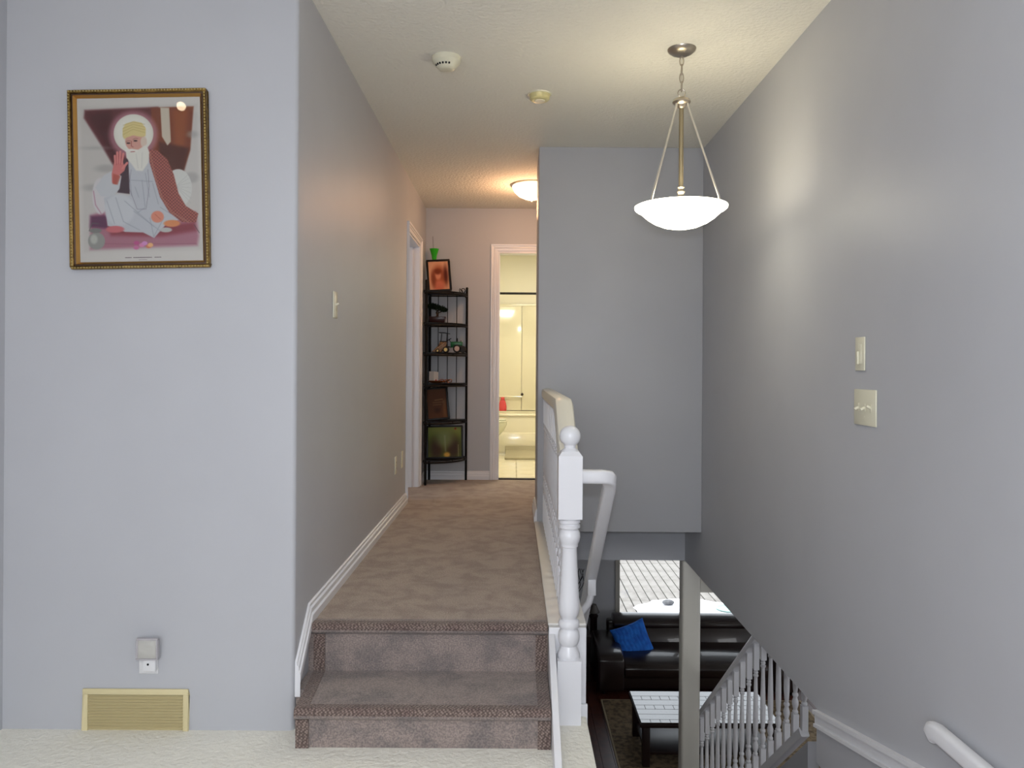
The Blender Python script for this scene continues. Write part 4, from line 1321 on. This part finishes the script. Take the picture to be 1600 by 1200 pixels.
MB().tube([(0, 0, -0.262), (0, 0, -0.66)], 0.0105, 12).build('stem', mat('satin_brass_stem', srgb(170, 156, 126), 0.35, 0.8), pd)
MB().lathe([(0.012, -0.70), (0.020, -0.685), (0.012, -0.675), (0.020, -0.665), (0.012, -0.655), (0.019, -0.642), (0.012, -0.630), (0.017, -0.622), (0.011, -0.615)], n=16).build('finial', NICKEL, pd)
bp = [(0.0008, -0.808), (0.04, -0.806), (0.08, -0.797), (0.12, -0.780), (0.150, -0.760), (0.170, -0.742), (0.182, -0.731), (0.196, -0.724), (0.205, -0.716), (0.206, -0.708), (0.201, -0.706), (0.19, -0.712), (0.176, -0.724), (0.155, -0.742), (0.12, -0.768), (0.07, -0.788), (0.0008, -0.796)]
gbo = MB().lathe(bp[:11], n=48, caps=False).build('glass_bowl', BOWL, pd, label='glowing white glass bowl')
MB().lathe(bp[10:], n=48, caps=False).build('bowl_inside', BOWL_IN, gbo)
for az in (30, 150, 270):
    a = math.radians(az)
    MB().lathe([(0.012, -0.775), (0.013, -0.75), (0.022, -0.73), (0.024, -0.715), (0.016, -0.70), (0.001, -0.697)], 0.06 * math.cos(a), 0.06 * math.sin(a), 12).build('bulb', BOWL, pd)
lamp('pendant_bulbs', 'POINT', (0.745, 3.45, ZC - 0.685), 7.5, (1.0, 0.90, 0.68), 0.045)

# hall flush dome
fm = thing('ceiling_lamp', 'glowing flush dome lamp on the hall ceiling', 'ceiling lamp', (0.13, 6.02, ZC))
MB().lathe([(0.155, -0.012), (0.165, -0.008), (0.165, 0.0)], n=36).build('base', NICKEL, fm)
MB().lathe([(0.0008, -0.115), (0.05, -0.110), (0.10, -0.088), (0.135, -0.055), (0.15, -0.025), (0.152, -0.012)], n=36, caps=False).build('glass_dome', DOME, fm, label='glowing warm white dome')
MB().lathe([(0.003, -0.13), (0.008, -0.125), (0.008, -0.112), (0.004, -0.108)], n=10).build('finial', NICKEL, fm)
lamp('hall_lamp', 'POINT', (0.13, 6.02, ZC - 0.16), 16, (1.0, 0.53, 0.27), 0.10)

# smoke detectors
sd = thing('smoke_detector', 'round white smoke detector with slotted sensor, nearer the left wall', 'smoke detector', (-0.322, 3.56, ZC))
MB().lathe([(0.040, -0.052), (0.044, -0.048), (0.052, -0.036), (0.066, -0.022), (0.068, -0.002), (0.068, 0)], n=36).build('body', PLATE, sd)
MB().lathe([(0.001, -0.058), (0.025, -0.058), (0.036, -0.055), (0.040, -0.050)], n=28, caps=False).build('sensor_cap', PLATE, sd)
for k in range(6):
    a = -1.15 + 0.30 * k
    s = MB().box(-0.004, 0.004, -0.003, 0.003, -0.045, -0.036)
    s.xf(Matrix.Rotation(a, 4, 'Z') @ Matrix.Translation((0, -0.048, 0)))
    s.build('slot', DARKHOLE, sd)
s2 = thing('smoke_detector', 'flat ivory detector disc near the ceiling middle', 'smoke detector', (0.126, 4.03, ZC))
MB().lathe([(0.062, -0.004), (0.065, 0)], n=36).build('base', PLATE, s2)
MB().lathe([(0.036, -0.034), (0.046, -0.032), (0.052, -0.026), (0.052, -0.012), (0.056, -0.004)], n=32).build('body', mat('yellowed_plastic', srgb(214, 204, 150), 0.35), s2)
MB().lathe([(0.001, -0.037), (0.026, -0.037), (0.028, -0.034)], n=24).build('sensor_cap', PLATE, s2)

# ------------------------------------------------------------------ plates
def plate(name, label, cat, wall, pos, w, h, z, toggles=(), kind='toggle', m=PLATE, grp=None):
    """wall: +1 plate on left wall facing +X, -1 on right wall facing -X; pos = y centre"""
    rz = PI / 2 if wall > 0 else -PI / 2
    x = XL if wall > 0 else XR
    t = thing(name, label, cat, (x, pos, z), (0, 0, rz), grp)
    # local: faces -Y, spans X
    MB().box(-w / 2, w / 2, -0.006, -0.0005, -h / 2, h / 2).build('cover_plate', m, t, bevel=0.002)
    for (tx, up_) in toggles:
        if kind == 'toggle':
            MB().box(tx - 0.006, tx + 0.006, -0.0075, -0.0062, -0.014, 0.014).build('toggle_slot', m, t)
            s = MB().box(-0.0045, 0.0045, -0.016, 0.0, -0.004, 0.004)
            s.xf(Matrix.Translation((tx, -0.006, 0)) @ Matrix.Rotation(D2(28 if up_ else -28), 4, 'X'))
            s.build('toggle', m, t, bevel=0.001)
        elif kind == 'dimmer':
            MB().box(tx - 0.017, tx + 0.017, -0.0085, -0.0062, -0.034, 0.034).build('rocker_frame', m, t, bevel=0.001)
            MB().box(tx - 0.004, tx + 0.004, -0.016, -0.0087, -0.036, 0.008).build('slider', m, t, bevel=0.001)
        elif kind == 'outlet':
            for zc_ in (-0.02, 0.02):
                so = MB().prism(rrect(0.032, 0.026, 0.008), 'y', -0.0085, -0.0062)
                so.v = [(a + tx, b, c + zc_) for a, b, c in so.v]
                s_o = so.build('socket', m, t)
                MB().box(tx - 0.008, tx - 0.006, -0.0092, -0.0086, zc_ - 0.004, zc_ + 0.006).box(tx + 0.006, tx + 0.008, -0.0092, -0.0086, zc_ - 0.004, zc_ + 0.006).build('slot', DARKHOLE, s_o)
    for z_ in (-h / 2 + 0.028 if kind != 'outlet' else -0.0015,):
        MB().tube([(0, -0.0064, z_), (0, -0.0074, z_)], 0.003, 8).build('screw', m, t)
    return t


plate('light_switch', 'ivory toggle light switch on the hall left wall', 'light switch', 1, 3.415, 0.070, 0.118, 1.278, [(0, False)])
plate('dimmer_switch', 'ivory single dimmer switch on the right wall, the upper plate', 'light switch', -1, 2.705, 0.070, 0.118, 1.060, [(0, True)], 'dimmer')
plate('light_switch', 'ivory triple toggle switch on the right wall, below the dimmer', 'light switch', -1, 2.665, 0.165, 0.125, 0.873, [(-0.046, True), (0, True), (0.046, False)])
plate('wall_outlet', 'ivory wall outlet low on the left wall, farther from the door casing', 'outlet', 1, 5.20, 0.070, 0.118, 0.34, [(0, True)], 'outlet')
plate('cable_plate', 'blank ivory plate low on the left wall, beside the door casing', 'wall plate', 1, 5.50, 0.070, 0.118, 0.345, [])

# night light on an outlet under the picture
ol = thing('wall_outlet', 'white outlet plate under the picture, carrying the night light', 'outlet', (-1.332, YP, -0.067))
MB().box(-0.035, 0.035, -0.006, -0.0005, -0.06, 0.06).build('cover_plate', PLATE_W, ol, bevel=0.002)
MB().box(-0.016, 0.016, -0.009, -0.0062, 0.006, 0.032).box(-0.016, 0.016, -0.009, -0.0062, -0.032, -0.006).build('socket', PLATE_W, ol, bevel=0.002)
nl = thing('night_light', 'white plug-in night light with a square frosted shade', 'night light', (-1.322, YP - 0.010, -0.065))
MB().box(-0.020, 0.026, -0.021, 0.0, -0.046, 0.012).build('body', PLATE_W, nl, bevel=0.005)
MB().box(-0.036, 0.036, -0.030, -0.022, 0.004, 0.076).build('shade', FOAM, nl, bevel=0.005)
frame_bars(MB(), 0.078, 0.078, 0.006, -0.032, -0.018).xf(Matrix.Translation((0, 0, 0.001))).build('shade_rim', mat('grey_shade_rim', srgb(176, 172, 176), 0.4), nl, bevel=0.001)
MB().tube([(-0.0, -0.0212, -0.018), (0.0, -0.0225, -0.018)], 0.004, 10).build('light_sensor', DARKHOLE, nl)

# return-air vent
vt = thing('wall_vent', 'beige louvered air vent low on the wall under the night light', 'vent', (-1.379, YP, -0.29))
VW, VH = 0.388, 0.215
m_ = MB()
frame_bars(m_, VW, VH, 0.020, -0.009, -0.0005)
m_.xf(Matrix.Translation((0, 0, -VH / 2)))
m_.build('vent_frame', VENT, vt, bevel=0.003)
MB().box(-VW / 2 + 0.019, VW / 2 - 0.019, -0.002, -0.001, -VH / 2 + 0.019, VH / 2 - 0.019).build('backing', VENT_IN, vt)
lv0 = None
nl_ = 16
for k in range(nl_):
    z = -VH / 2 + 0.026 + (VH - 0.052) * k / (nl_ - 1)
    if lv0 is None:
        s = MB().box(-VW / 2 + 0.021, VW / 2 - 0.021, -0.0045, 0.0045, -0.0008, 0.0008)
        s.xf(Matrix.Rotation(D2(-40), 4, 'X'))
        lv0 = s.build('louver', VENT_IN, vt)
        lv0.location = (0, -0.006, z)
    else:
        copy_part(lv0, vt, (0, -0.006, z))
for x in (-VW / 2 + 0.01, VW / 2 - 0.01):
    MB().tube([(x, -0.009, 0), (x, -0.0105, 0)], 0.0035, 8).build('screw', VENT, vt)
